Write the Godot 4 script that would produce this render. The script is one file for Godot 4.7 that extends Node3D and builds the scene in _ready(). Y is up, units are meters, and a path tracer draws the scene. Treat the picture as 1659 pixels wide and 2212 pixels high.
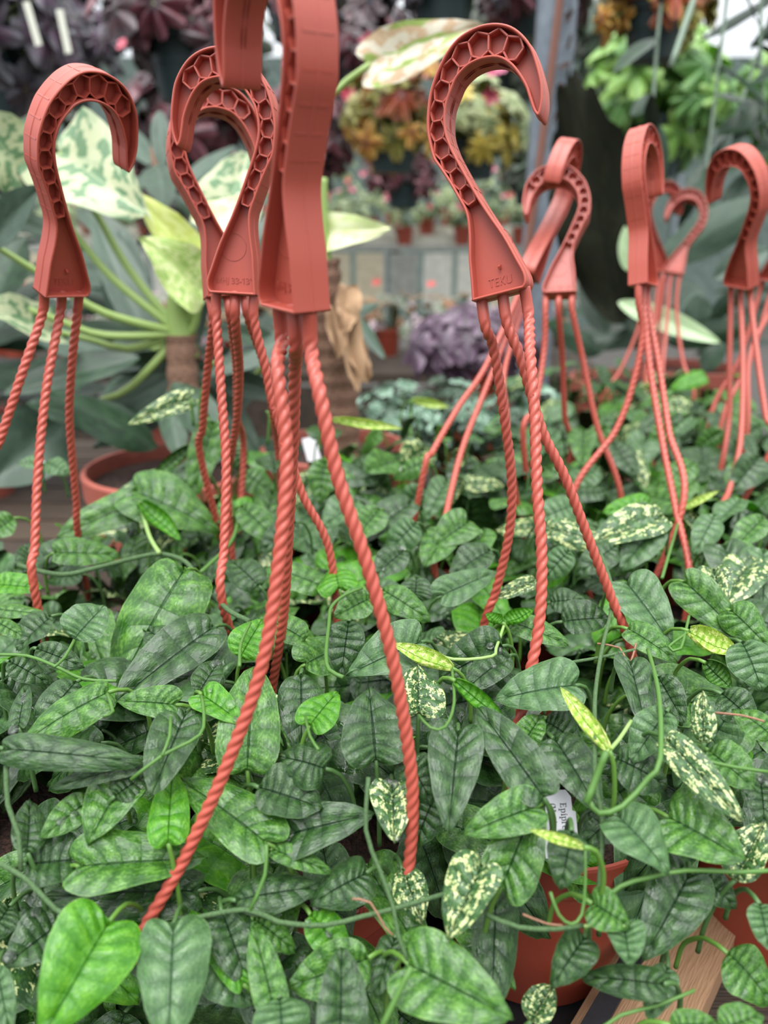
extends Node3D
# A greenhouse bench crowded with hanging pots of a variegated climbing plant, their clay-coloured hooks standing upright,
# larger potted plants behind, hanging baskets and flower benches farther back. Units are metres, the bench top is at y 0.76.

const BENCH := 0.76
const RIM := 0.905
const CAM := Vector3(0, 1.25, 0)

const OUTLINE := [-.0166, 0, -.0161, 0.0049, -.0152, 0.0168, -.0146, 0.025, -.0128, 0.0364, -.0122, 0.0461, -.0131, 0.0521, -.0155, 0.0586, -.0195, 0.0689, -.024, 0.0787, -.0268, 0.0847, -.0277, 0.092, -.028, 0.1004, -.0269, 0.1078, -.0249, 0.1151, -.0222, 0.1221, -.0179, 0.1289, -.014, 0.1338, -.0091, 0.1387, -.0024, 0.143, 0.0052, 0.1448, 0.0131, 0.1448, 0.0213, 0.1425, 0.0283, 0.1382, 0.0337, 0.1319, 0.0377, 0.124, 0.0395, 0.1151, 0.0404, 0.1067, 0.0404, 0.1018, 0.0395, 0.0955, 0.0377, 0.0904, 0.0359, 0.0882, 0.0337, 0.0915, 0.0322, 0.0996, 0.031, 0.1059, 0.0277, 0.114, 0.024, 0.12, 0.0185, 0.1249, 0.01, 0.1273, 0.0018, 0.1268, -.0049, 0.1235, -.0085, 0.1194, -.0134, 0.1121, -.0158, 0.1042, -.0164, 0.0969, -.0152, 0.0896, -.0134, 0.0833, -.0091, 0.0714, -.0043, 0.0586, 0.0009, 0.0464, 0.0079, 0.0318, 0.0131, 0.0179, 0.0164, 0.0087, 0.0164, 0.003, 0.0143, 0.0003]
const CELLS := [-.0084, 0.0549, -.0099, -.0035, -.0106, 0.0606, -.0094, -.0046, -.0122, 0.0648, -.0094, -.0047, -.0141, 0.0697, -.0099, -.0034, -.0164, 0.0755, -.01, -.0044, -.0181, 0.0795, -.0105, -.0044, -.0201, 0.0842, -.0118, -.0032, -.0214, 0.0893, -.0119, -.0028, -.0221, 0.0947, -.0115, -.0018, -.0222, 0.0999, -.0116, 0.0011, -.0215, 0.1051, -.0115, 0.0017, -.0204, 0.1101, -.011, 0.0039, -.0186, 0.1152, -.0104, 0.0063, -.0162, 0.1199, -.0103, 0.0077, -.0132, 0.1242, -.0107, 0.0078, -.0099, 0.1282, -.0086, 0.0107, -.0056, 0.132, -.0075, 0.0132, -.0009, 0.1346, -.0054, 0.0158, 0.0036, 0.1359, -.0017, 0.0172, 0.0088, 0.1362, 0.0004, 0.0176, 0.0145, 0.1355, 0.003, 0.0175, 0.0191, 0.134, 0.0063, 0.0161, 0.0237, 0.1314, 0.0082, 0.0143, 0.0278, 0.1273, 0.0106, 0.0111, 0.0303, 0.1236, 0.0112, 0.0091]
const POTS := {"H1": [-.25, -.56], "H2": [-.075, -.565], "H2b": [-.12, -.745], "H3": [-.058, -.373], "H4": [0.108, -.41], "H5a": [0.1, -.66], "H5b": [0.235, -.81], "H6": [0.285, -.615], "H8": [0.43, -.74], "H9": [0.43, -.96], "H7a": [0.36, -1.27], "H7b": [0.54, -1.18], "X1": [0.3, -.42], "X2": [0.06, -.86], "X3": [-.235, -.375]}
const HANGERS := {
	"H1": {"at": [-.2285, 1.2116, -.5464], "turn": [0.639, -0.047, -0.767, 0.295, 0.937, 0.188, 0.71, -0.346, 0.613], "strands": [
		[-.2364, 1.2141, -.536, -.2417, 1.1972, -.5393, -.255, 1.1605, -.5252, -.2732, 1.1136, -.5115, -.287, 1.0793, -.5, -.2944, 0.903, -.4881],
		[-.228, 1.2135, -.546, -.2333, 1.1966, -.5494, -.2417, 1.1469, -.5274, -.2469, 1.0915, -.5049, -.247, 1.0439, -.4822, -.2464, 1.0208, -.47, -.2466, 0.903, -.4756],
		[-.2196, 1.2128, -.5561, -.2249, 1.196, -.5595, -.2372, 1.157, -.5659, -.2488, 1.1155, -.5751, -.2559, 1.0745, -.5845, -.2617, 1.0371, -.5931, -.2676, 1.0067, -.6, -.284, 0.903, -.6374]]},
	"H2": {"at": [-.0983, 1.2128, -.5093], "turn": [-0.986, 0.034, -0.162, 0.055, 0.99, -0.127, 0.156, -0.134, -0.979], "strands": [
		[-.1112, 1.2152, -.5117, -.1121, 1.1974, -.5094, -.1095, 1.1501, -.495, -.1065, 1.1062, -.4791, -.1073, 1.0545, -.4572, -.1071, 1.0183, -.44, -.096, 0.903, -.4832],
		[-.0982, 1.2148, -.5095, -.0992, 1.197, -.5073, -.1056, 1.1575, -.5424, -.1151, 1.1168, -.5696, -.1269, 1.0797, -.594, -.1381, 1.0383, -.62, -.1387, 0.903, -.6205],
		[-.0852, 1.2143, -.5074, -.0862, 1.1965, -.5051, -.0802, 1.1638, -.506, -.076, 1.1384, -.5051, -.0595, 1.0784, -.5025, -.0388, 1.0243, -.5, -.0339, 0.903, -.4912]]},
	"H2b": {"at": [-.1153, 1.2069, -.5668], "turn": [0.914, 0.025, -0.404, -0.107, 0.977, -0.182, 0.39, 0.21, 0.896], "strands": [
		[-.1275, 1.2085, -.5618, -.1256, 1.1909, -.5586, -.1362, 1.1585, -.579, -.1512, 1.1009, -.6039, -.1589, 1.0639, -.62, -.1451, 0.903, -.6643],
		[-.1155, 1.2088, -.5671, -.1136, 1.1913, -.5639, -.1227, 1.1448, -.6169, -.1333, 1.0958, -.6593, -.1379, 1.047, -.7, -.1512, 0.903, -.6665],
		[-.1035, 1.2092, -.5724, -.1016, 1.1916, -.5692, -.0981, 1.15, -.6086, -.0982, 1.0994, -.644, -.1007, 1.0459, -.68, -.096, 0.903, -.664]]},
	"H3": {"at": [-.0398, 1.2195, -.338], "turn": [-0.592, 0.034, -0.805, -0.004, 0.999, 0.046, 0.806, 0.03, -0.592], "strands": [
		[-.0476, 1.2219, -.3485, -.0475, 1.2039, -.3494, -.0474, 1.1935, -.3316, -.0436, 1.1627, -.3194, -.045, 1.1314, -.3088, -.0539, 1.0731, -.2915, -.071, 1.0249, -.2784, -.0925, 0.9792, -.2667, -.1183, 0.9301, -.255, -.0965, 0.903, -.2978],
		[-.0398, 1.2215, -.338, -.0397, 1.2035, -.3388, -.043, 1.1888, -.3589, -.0473, 1.1503, -.3737, -.0537, 1.0978, -.3892, -.062, 1.0305, -.4048, -.0716, 0.9812, -.4143, -.0778, 0.9485, -.42, -.0908, 0.903, -.4509],
		[-.032, 1.221, -.3274, -.0319, 1.203, -.3282, -.0276, 1.1865, -.3147, -.02, 1.1518, -.3061, -.0081, 1.1158, -.2984, 0.0022, 1.0779, -.2914, 0.0086, 1.0447, -.286, 0.0132, 1.0072, -.2806, 0.0124, 0.97, -.2757, 0.0074, 0.9401, -.272, -.0121, 0.903, -.3021]]},
	"H4": {"at": [0.07, 1.2164, -.4518], "turn": [0.893, 0.256, 0.37, -0.164, 0.951, -0.262, -0.419, 0.174, 0.891], "strands": [
		[0.0579, 1.2149, -.4572, 0.0609, 1.1978, -.4525, 0.0674, 1.1832, -.4579, 0.077, 1.1368, -.4586, 0.0831, 1.0996, -.459, 0.0838, 1.0637, -.4594, 0.0769, 1.0187, -.4598, 0.0709, 0.9969, -.46, 0.0577, 0.903, -.4779],
		[0.0696, 1.2183, -.4523, 0.0726, 1.2012, -.4476, 0.0808, 1.1826, -.4436, 0.0889, 1.1585, -.4396, 0.0968, 1.1365, -.4363, 0.1108, 1.1112, -.4327, 0.1274, 1.0733, -.428, 0.1449, 1.0336, -.4236, 0.1602, 0.9985, -.42, 0.191, 0.903, -.4259],
		[0.0814, 1.2216, -.4475, 0.0843, 1.2045, -.4428, 0.082, 1.1863, -.419, 0.0833, 1.156, -.4019, 0.0837, 1.1213, -.3846, 0.0857, 1.0869, -.3688, 0.0841, 1.0547, -.3549, 0.0775, 1.0226, -.3416, 0.0714, 0.9996, -.3322, 0.0674, 0.9812, -.325, 0.0716, 0.903, -.3338]]},
	"H5a": {"at": [0.1568, 1.2068, -.84], "turn": [-0.385, 0.376, 0.843, 0.323, 0.91, -0.259, -0.864, 0.173, -0.472], "strands": [
		[0.1524, 1.2135, -.8294, 0.1466, 1.1972, -.8248, 0.1053, 1.1237, -.7688, 0.074, 1.0892, -.7278, 0.0466, 1.0568, -.6818, 0.0369, 1.0429, -.66, 0.0155, 0.903, -.66],
		[0.1575, 1.2086, -.8405, 0.1517, 1.1922, -.8359, 0.1021, 1.0982, -.7522, 0.0779, 1.0588, -.6996, 0.0624, 1.0283, -.6492, 0.0479, 0.9998, -.5853, 0.0417, 0.9918, -.56, 0.0574, 0.903, -.587],
		[0.1625, 1.2037, -.8516, 0.1567, 1.1873, -.8469, 0.1263, 1.1173, -.7786, 0.1232, 1.0795, -.7291, 0.1195, 1.0505, -.68, 0.159, 0.903, -.7205]]},
	"H5b": {"at": [0.1763, 1.1924, -.7738], "turn": [-0.966, -0.066, -0.251, 0.077, 0.851, -0.519, 0.248, -0.521, -0.817], "strands": [
		[0.1637, 1.1933, -.7781, 0.1624, 1.178, -.7688, 0.1624, 1.139, -.7612, 0.152, 1.0872, -.7369, 0.1393, 1.058, -.72, 0.1734, 0.903, -.7521],
		[0.1764, 1.1941, -.7748, 0.175, 1.1788, -.7655, 0.1871, 1.1263, -.7827, 0.1969, 1.0648, -.792, 0.2081, 1.0153, -.8, 0.1558, 0.903, -.7805],
		[0.1891, 1.195, -.7715, 0.1877, 1.1797, -.7622, 0.2028, 1.1299, -.7598, 0.2188, 1.0665, -.7431, 0.2447, 0.9941, -.72, 0.2441, 0.903, -.726]]},
	"H6": {"at": [0.2438, 1.2045, -.7269], "turn": [0.6, -0.16, -0.784, -0.057, 0.969, -0.241, 0.798, 0.189, 0.572], "strands": [
		[0.2358, 1.2085, -.7171, 0.2368, 1.1911, -.7127, 0.2425, 1.1637, -.7093, 0.2363, 1.1222, -.6989, 0.2197, 1.0764, -.6849, 0.1777, 1.0131, -.66, 0.2071, 0.903, -.6477],
		[0.2437, 1.2064, -.7274, 0.2447, 1.189, -.723, 0.2481, 1.132, -.6922, 0.2518, 1.0763, -.6512, 0.2537, 1.0268, -.6038, 0.2511, 0.9839, -.55, 0.246, 0.903, -.5401],
		[0.2516, 1.2043, -.7376, 0.2526, 1.1869, -.7333, 0.2588, 1.131, -.6979, 0.2596, 1.0832, -.6582, 0.2574, 1.0304, -.6, 0.2107, 0.903, -.5747]]},
	"H8": {"at": [0.3972, 1.1975, -.8601], "turn": [-0.459, 0.094, -0.883, -0.247, 0.942, 0.228, 0.853, 0.323, -0.409], "strands": [
		[0.3907, 1.2006, -.8712, 0.3951, 1.1837, -.8754, 0.3924, 1.1061, -.8441, 0.3913, 1.0572, -.8244, 0.3803, 1.0044, -.8, 0.3761, 0.903, -.8051],
		[0.3967, 1.1994, -.8596, 0.4011, 1.1824, -.8638, 0.3928, 1.1209, -.8169, 0.3736, 1.0492, -.7532, 0.3468, 1.0094, -.7047, 0.3221, 0.988, -.67, 0.3591, 0.903, -.694],
		[0.4027, 1.1982, -.848, 0.4072, 1.1812, -.8521, 0.4049, 1.1133, -.8022, 0.4032, 1.0706, -.7672, 0.4013, 1.0428, -.74, 0.3455, 0.903, -.74]]},
	"H9": {"at": [0.4931, 1.1973, -.98], "turn": [-0.827, 0.094, -0.555, -0.107, 0.942, 0.319, 0.553, 0.323, -0.768], "strands": [
		[0.482, 1.2004, -.9867, 0.4839, 1.1834, -.9924, 0.4623, 1.1026, -.9697, 0.4267, 1.0278, -.95, 0.4033, 0.903, -.8798],
		[0.4929, 1.1991, -.9794, 0.4948, 1.1822, -.9851, 0.4614, 1.1012, -.9414, 0.4195, 1.0337, -.9, 0.4154, 0.903, -.8768],
		[0.5037, 1.1979, -.9721, 0.5057, 1.181, -.9778, 0.4568, 1.1138, -.9336, 0.4424, 1.027, -.88, 0.443, 0.903, -.8765]]},
	"H7a": {"at": [0.4794, 1.19, -1.3599], "turn": [0.98, 0.117, -0.159, -0.121, 0.993, -0.014, 0.156, 0.033, 0.987], "strands": [
		[0.4662, 1.1904, -1.3578, 0.4684, 1.1726, -1.3576, 0.4441, 1.0882, -1.3303, 0.4151, 1.0275, -1.3056, 0.3808, 0.9754, -1.28, 0.4362, 0.903, -1.3065],
		[0.4791, 1.192, -1.3599, 0.4813, 1.1741, -1.3597, 0.4599, 1.0612, -1.2946, 0.4369, 0.9647, -1.22, 0.4308, 0.903, -1.2239],
		[0.492, 1.1935, -1.362, 0.4942, 1.1756, -1.3618, 0.4869, 1.1028, -1.3416, 0.4844, 0.9794, -1.3, 0.4421, 0.903, -1.2898]]},
	"H7b": {"at": [0.4863, 1.188, -1.3091], "turn": [-0.904, 0.133, -0.407, 0.28, 0.902, -0.328, 0.323, -0.41, -0.853], "strands": [
		[0.4749, 1.1916, -1.3151, 0.4699, 1.1753, -1.3092, 0.4652, 1.1229, -1.2982, 0.4513, 1.0638, -1.277, 0.445, 0.9977, -1.25, 0.472, 0.903, -1.2301],
		[0.4868, 1.1898, -1.3097, 0.4818, 1.1736, -1.3038, 0.4752, 1.1099, -1.2771, 0.4519, 0.9925, -1.2, 0.4576, 0.903, -1.1987],
		[0.4987, 1.1881, -1.3044, 0.4936, 1.1718, -1.2985, 0.4916, 1.1246, -1.2809, 0.4966, 1.0538, -1.2409, 0.506, 0.9964, -1.2, 0.4672, 0.903, -1.2228]]}}
# leaf: base, tip, facing, width, colouring, form
const LEAVES := {
	"H1": [
		[-0.272, 1.007, -0.515, -0.283, 1.022, -0.542, 0.489, 0.823, 0.289, 0.02, 0, 1],
		[-0.279, 1.016, -0.478, -0.245, 1.013, -0.48, 0.096, 0.899, 0.427, 0.02, 2, 1],
		[-0.259, 1.016, -0.534, -0.214, 1.009, -0.553, 0.319, 0.842, 0.434, 0.027, 1, 2],
		[-0.227, 1.031, -0.639, -0.148, 1.005, -0.624, 0.19, 0.853, 0.487, 0.062, 1, 0],
		[-0.211, 1.033, -0.604, -0.172, 1.012, -0.578, 0.101, 0.84, 0.533, 0.019, 2, 3],
		[-0.215, 1.024, -0.64, -0.285, 1.008, -0.595, 0.214, 0.763, 0.609, 0.036, 1, 2],
		[-0.336, 1.038, -0.708, -0.313, 1.033, -0.701, 0.003, 0.838, 0.546, 0.022, 4, 1],
		[-0.34, 1.037, -0.708, -0.361, 1.042, -0.701, 0.333, 0.825, 0.457, 0.018, 4, 1],
		[-0.324, 1.018, -0.605, -0.343, 1.006, -0.59, 0.123, 0.724, 0.679, 0.027, 1, 1],
		[-0.245, 1.013, -0.555, -0.29, 1.012, -0.539, 0.146, 0.888, 0.436, 0.03, 0, 1]],
	"H2": [
		[-0.093, 1.006, -0.496, -0.123, 1.019, -0.53, -0.119, 0.885, 0.45, 0.027, 0, 1],
		[-0.044, 1.006, -0.493, -0.088, 1.024, -0.506, 0.241, 0.872, 0.425, 0.028, 1, 1],
		[-0.032, 1.012, -0.479, -0.039, 1.023, -0.509, -0.136, 0.916, 0.377, 0.03, 2, 0],
		[-0.125, 1.028, -0.607, -0.088, 1.005, -0.585, 0.168, 0.807, 0.566, 0.028, 1, 1],
		[-0.025, 1.02, -0.643, -0.054, 1.009, -0.612, 0.081, 0.916, 0.393, 0.035, 4, 1],
		[-0.075, 1.021, -0.587, -0.104, 1.004, -0.565, 0.082, 0.73, 0.678, 0.025, 0, 1],
		[-0.004, 1.023, -0.613, -0.027, 1.006, -0.582, 0.107, 0.829, 0.549, 0.029, 1, 1],
		[0.027, 1.025, -0.575, 0, 1.004, -0.565, -0.237, 0.643, 0.728, 0.029, 4, 1],
		[0.015, 1.019, -0.531, -0.01, 1.006, -0.508, 0.065, 0.82, 0.569, 0.024, 0, 1]],
	"H2b": [
		[-0.168, 1.077, -0.715, -0.184, 1.015, -0.67, 0.153, 0.545, 0.824, 0.031, 1, 2],
		[-0.151, 1.056, -0.714, -0.141, 1.032, -0.703, 0.183, 0.465, 0.866, 0.025, 4, 1],
		[-0.186, 1.103, -0.703, -0.243, 1.084, -0.681, 0.124, 0.557, 0.821, 0.024, 3, 0],
		[-0.142, 1.026, -0.713, -0.106, 1.008, -0.705, 0.263, 0.787, 0.558, 0.032, 1, 1],
		[-0.059, 1.038, -0.716, -0.065, 1.001, -0.69, 0.034, 0.57, 0.821, 0.03, 1, 1],
		[-0.044, 1.026, -0.733, -0.033, 1.003, -0.686, 0.142, 0.903, 0.407, 0.023, 1, 1],
		[-0.05, 1.084, -0.696, 0.018, 1.079, -0.686, -0.084, 0.596, 0.798, 0.012, 5, 3],
		[-0.192, 1.054, -0.713, -0.225, 1.03, -0.683, 0.342, 0.519, 0.783, 0.015, 1, 3]],
	"H3": [
		[-0.108, 1.018, -0.412, -0.153, 1.003, -0.358, 0.191, 0.889, 0.416, 0.034, 0, 2],
		[-0.103, 1.011, -0.352, -0.097, 1.016, -0.38, 0.181, 0.959, 0.217, 0.017, 0, 1],
		[-0.109, 1.021, -0.326, -0.139, 1.026, -0.325, 0.154, 0.858, 0.49, 0.019, 1, 0],
		[-0.179, 1.023, -0.288, -0.115, 1.018, -0.288, 0.061, 0.841, 0.537, 0.017, 0, 2],
		[-0.119, 1.008, -0.296, -0.16, 1.004, -0.285, 0.028, 0.903, 0.428, 0.011, 0, 2],
		[-0.103, 1.017, -0.324, -0.107, 1.01, -0.275, 0.166, 0.975, 0.147, 0.025, 0, 2],
		[-0.068, 1.001, -0.3, -0.071, 1.034, -0.348, 0.061, 0.82, 0.569, 0.032, 1, 2],
		[-0.096, 1.022, -0.333, -0.072, 1.018, -0.316, -0.053, 0.958, 0.281, 0.019, 2, 0],
		[-0.087, 1.01, -0.39, -0.076, 1.028, -0.409, 0.05, 0.72, 0.692, 0.026, 2, 1],
		[-0.05, 1.01, -0.411, -0.081, 1.022, -0.427, 0.119, 0.892, 0.436, 0.021, 1, 1],
		[-0.046, 1.022, -0.352, -0.041, 1.006, -0.31, 0.167, 0.927, 0.336, 0.026, 0, 1],
		[-0.037, 1.02, -0.31, -0.024, 1.028, -0.332, 0.029, 0.937, 0.347, 0.021, 2, 0],
		[-0.004, 1.007, -0.3, -0.008, 1.028, -0.335, 0.035, 0.854, 0.519, 0.035, 0, 0],
		[0.021, 1.025, -0.382, -0.022, 1.014, -0.367, -0.053, 0.85, 0.523, 0.033, 4, 0],
		[-0.022, 1.024, -0.409, -0.026, 1.002, -0.383, 0.046, 0.764, 0.644, 0.024, 0, 1],
		[-0.128, 0.997, -0.297, -0.138, 0.99, -0.267, 0.001, 0.977, 0.212, 0.029, 1, 0],
		[-0.099, 0.989, -0.265, -0.106, 1.004, -0.302, 0.101, 0.934, 0.343, 0.019, 2, 2],
		[-0.055, 0.984, -0.27, -0.104, 0.998, -0.303, 0.088, 0.955, 0.282, 0.029, 1, 0],
		[-0.053, 0.978, -0.279, -0.004, 0.991, -0.283, -0.179, 0.86, 0.478, 0.027, 0, 0],
		[-0.14, 0.977, -0.263, -0.084, 0.974, -0.273, 0.103, 0.949, 0.298, 0.031, 1, 0],
		[-0.091, 0.951, -0.273, -0.163, 0.962, -0.264, 0.196, 0.905, 0.377, 0.025, 0, 2],
		[-0.009, 0.967, -0.268, -0.033, 0.967, -0.255, 0.157, 0.946, 0.283, 0.023, 0, 0],
		[-0.068, 0.963, -0.257, -0.028, 0.967, -0.264, -0.024, 0.908, 0.419, 0.018, 0, 1],
		[-0.052, 0.98, -0.27, -0.024, 0.972, -0.265, 0.202, 0.878, 0.434, 0.01, 1, 2],
		[-0.119, 0.972, -0.237, -0.131, 0.961, -0.196, 0.46, 0.812, 0.359, 0.038, 2, 0],
		[-0.092, 0.967, -0.24, -0.084, 0.956, -0.196, 0.102, 0.973, 0.206, 0.031, 4, 0],
		[-0.062, 0.942, -0.232, -0.093, 0.953, -0.264, 0.097, 0.964, 0.249, 0.012, 2, 2],
		[-0.081, 0.944, -0.242, -0.057, 0.937, -0.229, 0.09, 0.943, 0.322, 0.021, 4, 1],
		[-0.075, 0.957, -0.256, -0.058, 0.943, -0.23, 0.19, 0.913, 0.36, 0.021, 0, 2],
		[-0.06, 0.955, -0.254, -0.039, 0.946, -0.246, 0.281, 0.906, 0.315, 0.014, 1, 1],
		[-0.034, 0.954, -0.257, -0.014, 0.945, -0.241, 0.148, 0.931, 0.334, 0.018, 2, 1],
		[-0.046, 0.945, -0.218, -0.058, 0.962, -0.245, 0.154, 0.877, 0.454, 0.015, 1, 2],
		[-0.007, 0.95, -0.238, -0.042, 0.944, -0.229, 0.038, 0.786, 0.618, 0.024, 1, 1],
		[-0.018, 0.942, -0.208, -0.018, 0.96, -0.236, 0.181, 0.836, 0.519, 0.021, 0, 2],
		[-0.044, 0.948, -0.221, -0.04, 0.941, -0.202, 0.085, 0.944, 0.319, 0.024, 4, 1],
		[0.005, 0.947, -0.25, -0.004, 0.943, -0.227, -0.059, 0.981, 0.184, 0.013, 0, 2],
		[0.011, 0.96, -0.227, 0.051, 0.961, -0.204, -0.208, 0.92, 0.332, 0.033, 1, 0],
		[0.01, 0.955, -0.236, 0.02, 0.961, -0.246, -0.129, 0.891, 0.436, 0.012, 1, 1],
		[0.043, 0.992, -0.249, 0.025, 0.976, -0.227, -0.386, 0.87, 0.306, 0.025, 3, 0],
		[0.054, 0.953, -0.271, 0.047, 0.937, -0.223, 0.022, 0.951, 0.307, 0.022, 0, 2],
		[0.069, 1.006, -0.269, 0.035, 0.999, -0.261, -0.063, 0.858, 0.51, 0.021, 1, 0],
		[0.004, 0.997, -0.293, 0.005, 0.988, -0.267, 0.062, 0.942, 0.331, 0.022, 3, 0],
		[0.037, 1.018, -0.307, 0.029, 0.998, -0.262, -0.047, 0.919, 0.391, 0.027, 0, 0],
		[0.009, 0.964, -0.274, 0.017, 0.955, -0.253, -0.175, 0.87, 0.46, 0.017, 3, 1],
		[0.018, 1.017, -0.324, 0.019, 1.03, -0.353, 0.205, 0.891, 0.406, 0.027, 3, 0],
		[0.038, 1.025, -0.354, 0.004, 1.032, -0.373, -0.08, 0.883, 0.462, 0.013, 5, 3],
		[-0.009, 1.016, -0.457, -0.034, 1.009, -0.444, 0.092, 0.792, 0.603, 0.023, 1, 1],
		[-0.15, 1.015, -0.414, -0.118, 1.005, -0.399, 0.064, 0.876, 0.477, 0.02, 0, 1],
		[-0.061, 0.997, -0.292, -0.029, 0.992, -0.285, 0.075, 0.937, 0.342, 0.028, 0, 1],
		[-0.129, 0.998, -0.285, -0.115, 1.002, -0.3, 0.166, 0.906, 0.389, 0.017, 0, 1],
		[-0.029, 1.005, -0.296, -0.053, 1.011, -0.302, 0.048, 0.815, 0.577, 0.024, 0, 2],
		[0.012, 1.004, -0.304, 0.022, 0.999, -0.284, -0.225, 0.919, 0.323, 0.02, 0, 2],
		[0.025, 0.994, -0.29, 0.013, 0.977, -0.274, -0.24, 0.749, 0.618, 0.018, 0, 1]],
	"H4": [
		[0.083, 1.012, -0.239, 0.062, 1.012, -0.25, -0.157, 0.925, 0.346, 0.006, 5, 3],
		[0.053, 0.977, -0.252, 0.074, 1.009, -0.28, -0.149, 0.71, 0.688, 0.026, 1, 0],
		[0.073, 1.009, -0.272, 0.047, 1.027, -0.318, -0.241, 0.856, 0.458, 0.023, 0, 2],
		[0.082, 1.006, -0.254, 0.074, 0.998, -0.234, -0.045, 0.928, 0.371, 0.018, 0, 1],
		[0.117, 0.989, -0.287, 0.093, 0.977, -0.275, -0.242, 0.893, 0.38, 0.02, 0, 1],
		[0.107, 1.001, -0.268, 0.125, 0.995, -0.246, 0.104, 0.975, 0.196, 0.03, 4, 0],
		[0.134, 0.994, -0.275, 0.158, 0.996, -0.25, -0.294, 0.925, 0.241, 0.035, 1, 0],
		[0.161, 0.973, -0.259, 0.179, 0.992, -0.276, -0.505, 0.792, 0.342, 0.019, 3, 1],
		[0.141, 0.973, -0.262, 0.113, 0.957, -0.232, -0.006, 0.878, 0.478, 0.028, 0, 0],
		[0.09, 0.98, -0.24, 0.105, 0.977, -0.232, -0.034, 0.935, 0.353, 0.019, 1, 0],
		[0.103, 0.972, -0.237, 0.103, 0.966, -0.222, 0.078, 0.932, 0.353, 0.018, 4, 0],
		[0.087, 0.963, -0.237, 0.07, 0.957, -0.221, -0.057, 0.962, 0.266, 0.017, 0, 0],
		[0.119, 0.951, -0.225, 0.086, 0.948, -0.233, -0.171, 0.921, 0.35, 0.014, 0, 2],
		[0.129, 0.938, -0.243, 0.114, 0.932, -0.223, -0.124, 0.971, 0.203, 0.014, 4, 1],
		[0.157, 0.943, -0.246, 0.172, 0.939, -0.229, -0.029, 0.97, 0.24, 0.026, 1, 1],
		[0.166, 0.973, -0.246, 0.165, 0.964, -0.23, -0.083, 0.877, 0.473, 0.015, 4, 1],
		[0.119, 0.943, -0.213, 0.139, 0.945, -0.213, -0.089, 0.975, 0.203, 0.011, 1, 1],
		[0.139, 0.944, -0.211, 0.159, 0.945, -0.217, -0.057, 0.988, 0.145, 0.014, 1, 1],
		[0.149, 0.967, -0.268, 0.162, 0.963, -0.254, -0.26, 0.854, 0.45, 0.016, 0, 1],
		[0.086, 1.012, -0.309, 0.1, 1.003, -0.274, -0.045, 0.967, 0.252, 0.024, 0, 2],
		[0.066, 0.92, -0.231, 0.078, 0.927, -0.244, -0.172, 0.941, 0.29, 0.015, 3, 1],
		[0.099, 1.03, -0.33, 0.057, 1.023, -0.332, -0.169, 0.882, 0.44, 0.031, 4, 0],
		[0.16, 1.035, -0.44, 0.18, 1.013, -0.403, -0.139, 0.808, 0.572, 0.035, 4, 0],
		[0.04, 1.015, -0.462, 0.082, 1.026, -0.483, 0.059, 0.849, 0.526, 0.025, 4, 0],
		[-0.001, 1.023, -0.455, 0.031, 1.013, -0.436, -0.066, 0.817, 0.573, 0.021, 1, 1],
		[0.022, 1.009, -0.471, 0.024, 1.022, -0.488, -0.062, 0.796, 0.602, 0.025, 0, 0],
		[0.07, 1.022, -0.383, 0.032, 1.004, -0.378, -0.2, 0.666, 0.718, 0.032, 0, 2],
		[0.073, 1.017, -0.379, 0.045, 1.01, -0.36, -0.072, 0.959, 0.274, 0.022, 0, 1],
		[0.037, 1.033, -0.33, 0.062, 1.021, -0.312, -0.115, 0.741, 0.662, 0.011, 2, 3],
		[0.117, 1.013, -0.429, 0.148, 1.018, -0.428, -0.156, 0.852, 0.5, 0.027, 0, 1],
		[0.117, 1.009, -0.464, 0.138, 1.017, -0.457, -0.433, 0.809, 0.398, 0.021, 0, 1],
		[0.083, 1.017, -0.42, 0.114, 1.015, -0.401, -0.17, 0.915, 0.365, 0.019, 1, 2],
		[0.149, 1.025, -0.398, 0.173, 1.018, -0.377, -0.084, 0.91, 0.405, 0.02, 1, 2],
		[0.185, 1.025, -0.396, 0.209, 1.022, -0.376, -0.329, 0.791, 0.516, 0.017, 5, 3],
		[0.135, 1.03, -0.352, 0.133, 1.016, -0.309, 0.14, 0.941, 0.307, 0.021, 0, 0],
		[0.142, 1.026, -0.313, 0.121, 1.008, -0.298, -0.404, 0.824, 0.398, 0.021, 4, 1],
		[0.134, 1.026, -0.291, 0.156, 1.012, -0.255, -0.348, 0.779, 0.522, 0.016, 3, 2],
		[0.153, 1.023, -0.293, 0.155, 1.042, -0.309, -0.518, 0.588, 0.622, 0.012, 3, 1],
		[0.158, 1.015, -0.297, 0.174, 1.008, -0.279, -0.072, 0.9, 0.43, 0.022, 1, 1],
		[0.191, 1.019, -0.302, 0.18, 1.027, -0.32, 0.012, 0.913, 0.408, 0.018, 1, 1],
		[0.103, 1.029, -0.279, 0.088, 1.039, -0.318, -0.324, 0.883, 0.338, 0.01, 5, 3],
		[0.075, 1.023, -0.41, 0.094, 1.031, -0.415, -0.227, 0.811, 0.539, 0.012, 2, 3],
		[0.073, 1.026, -0.404, 0.064, 1.028, -0.416, -0.129, 0.947, 0.294, 0.01, 2, 3],
		[0.105, 1.024, -0.467, 0.077, 1.017, -0.458, -0.102, 0.902, 0.42, 0.014, 3, 2],
		[0.115, 1.007, -0.301, 0.14, 1.001, -0.291, -0.003, 0.872, 0.49, 0.026, 0, 1],
		[0.084, 1.013, -0.323, 0.103, 1.007, -0.314, -0.027, 0.866, 0.499, 0.025, 0, 1],
		[0.071, 1.009, -0.311, 0.082, 1.018, -0.323, -0.207, 0.853, 0.479, 0.015, 1, 1],
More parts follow.
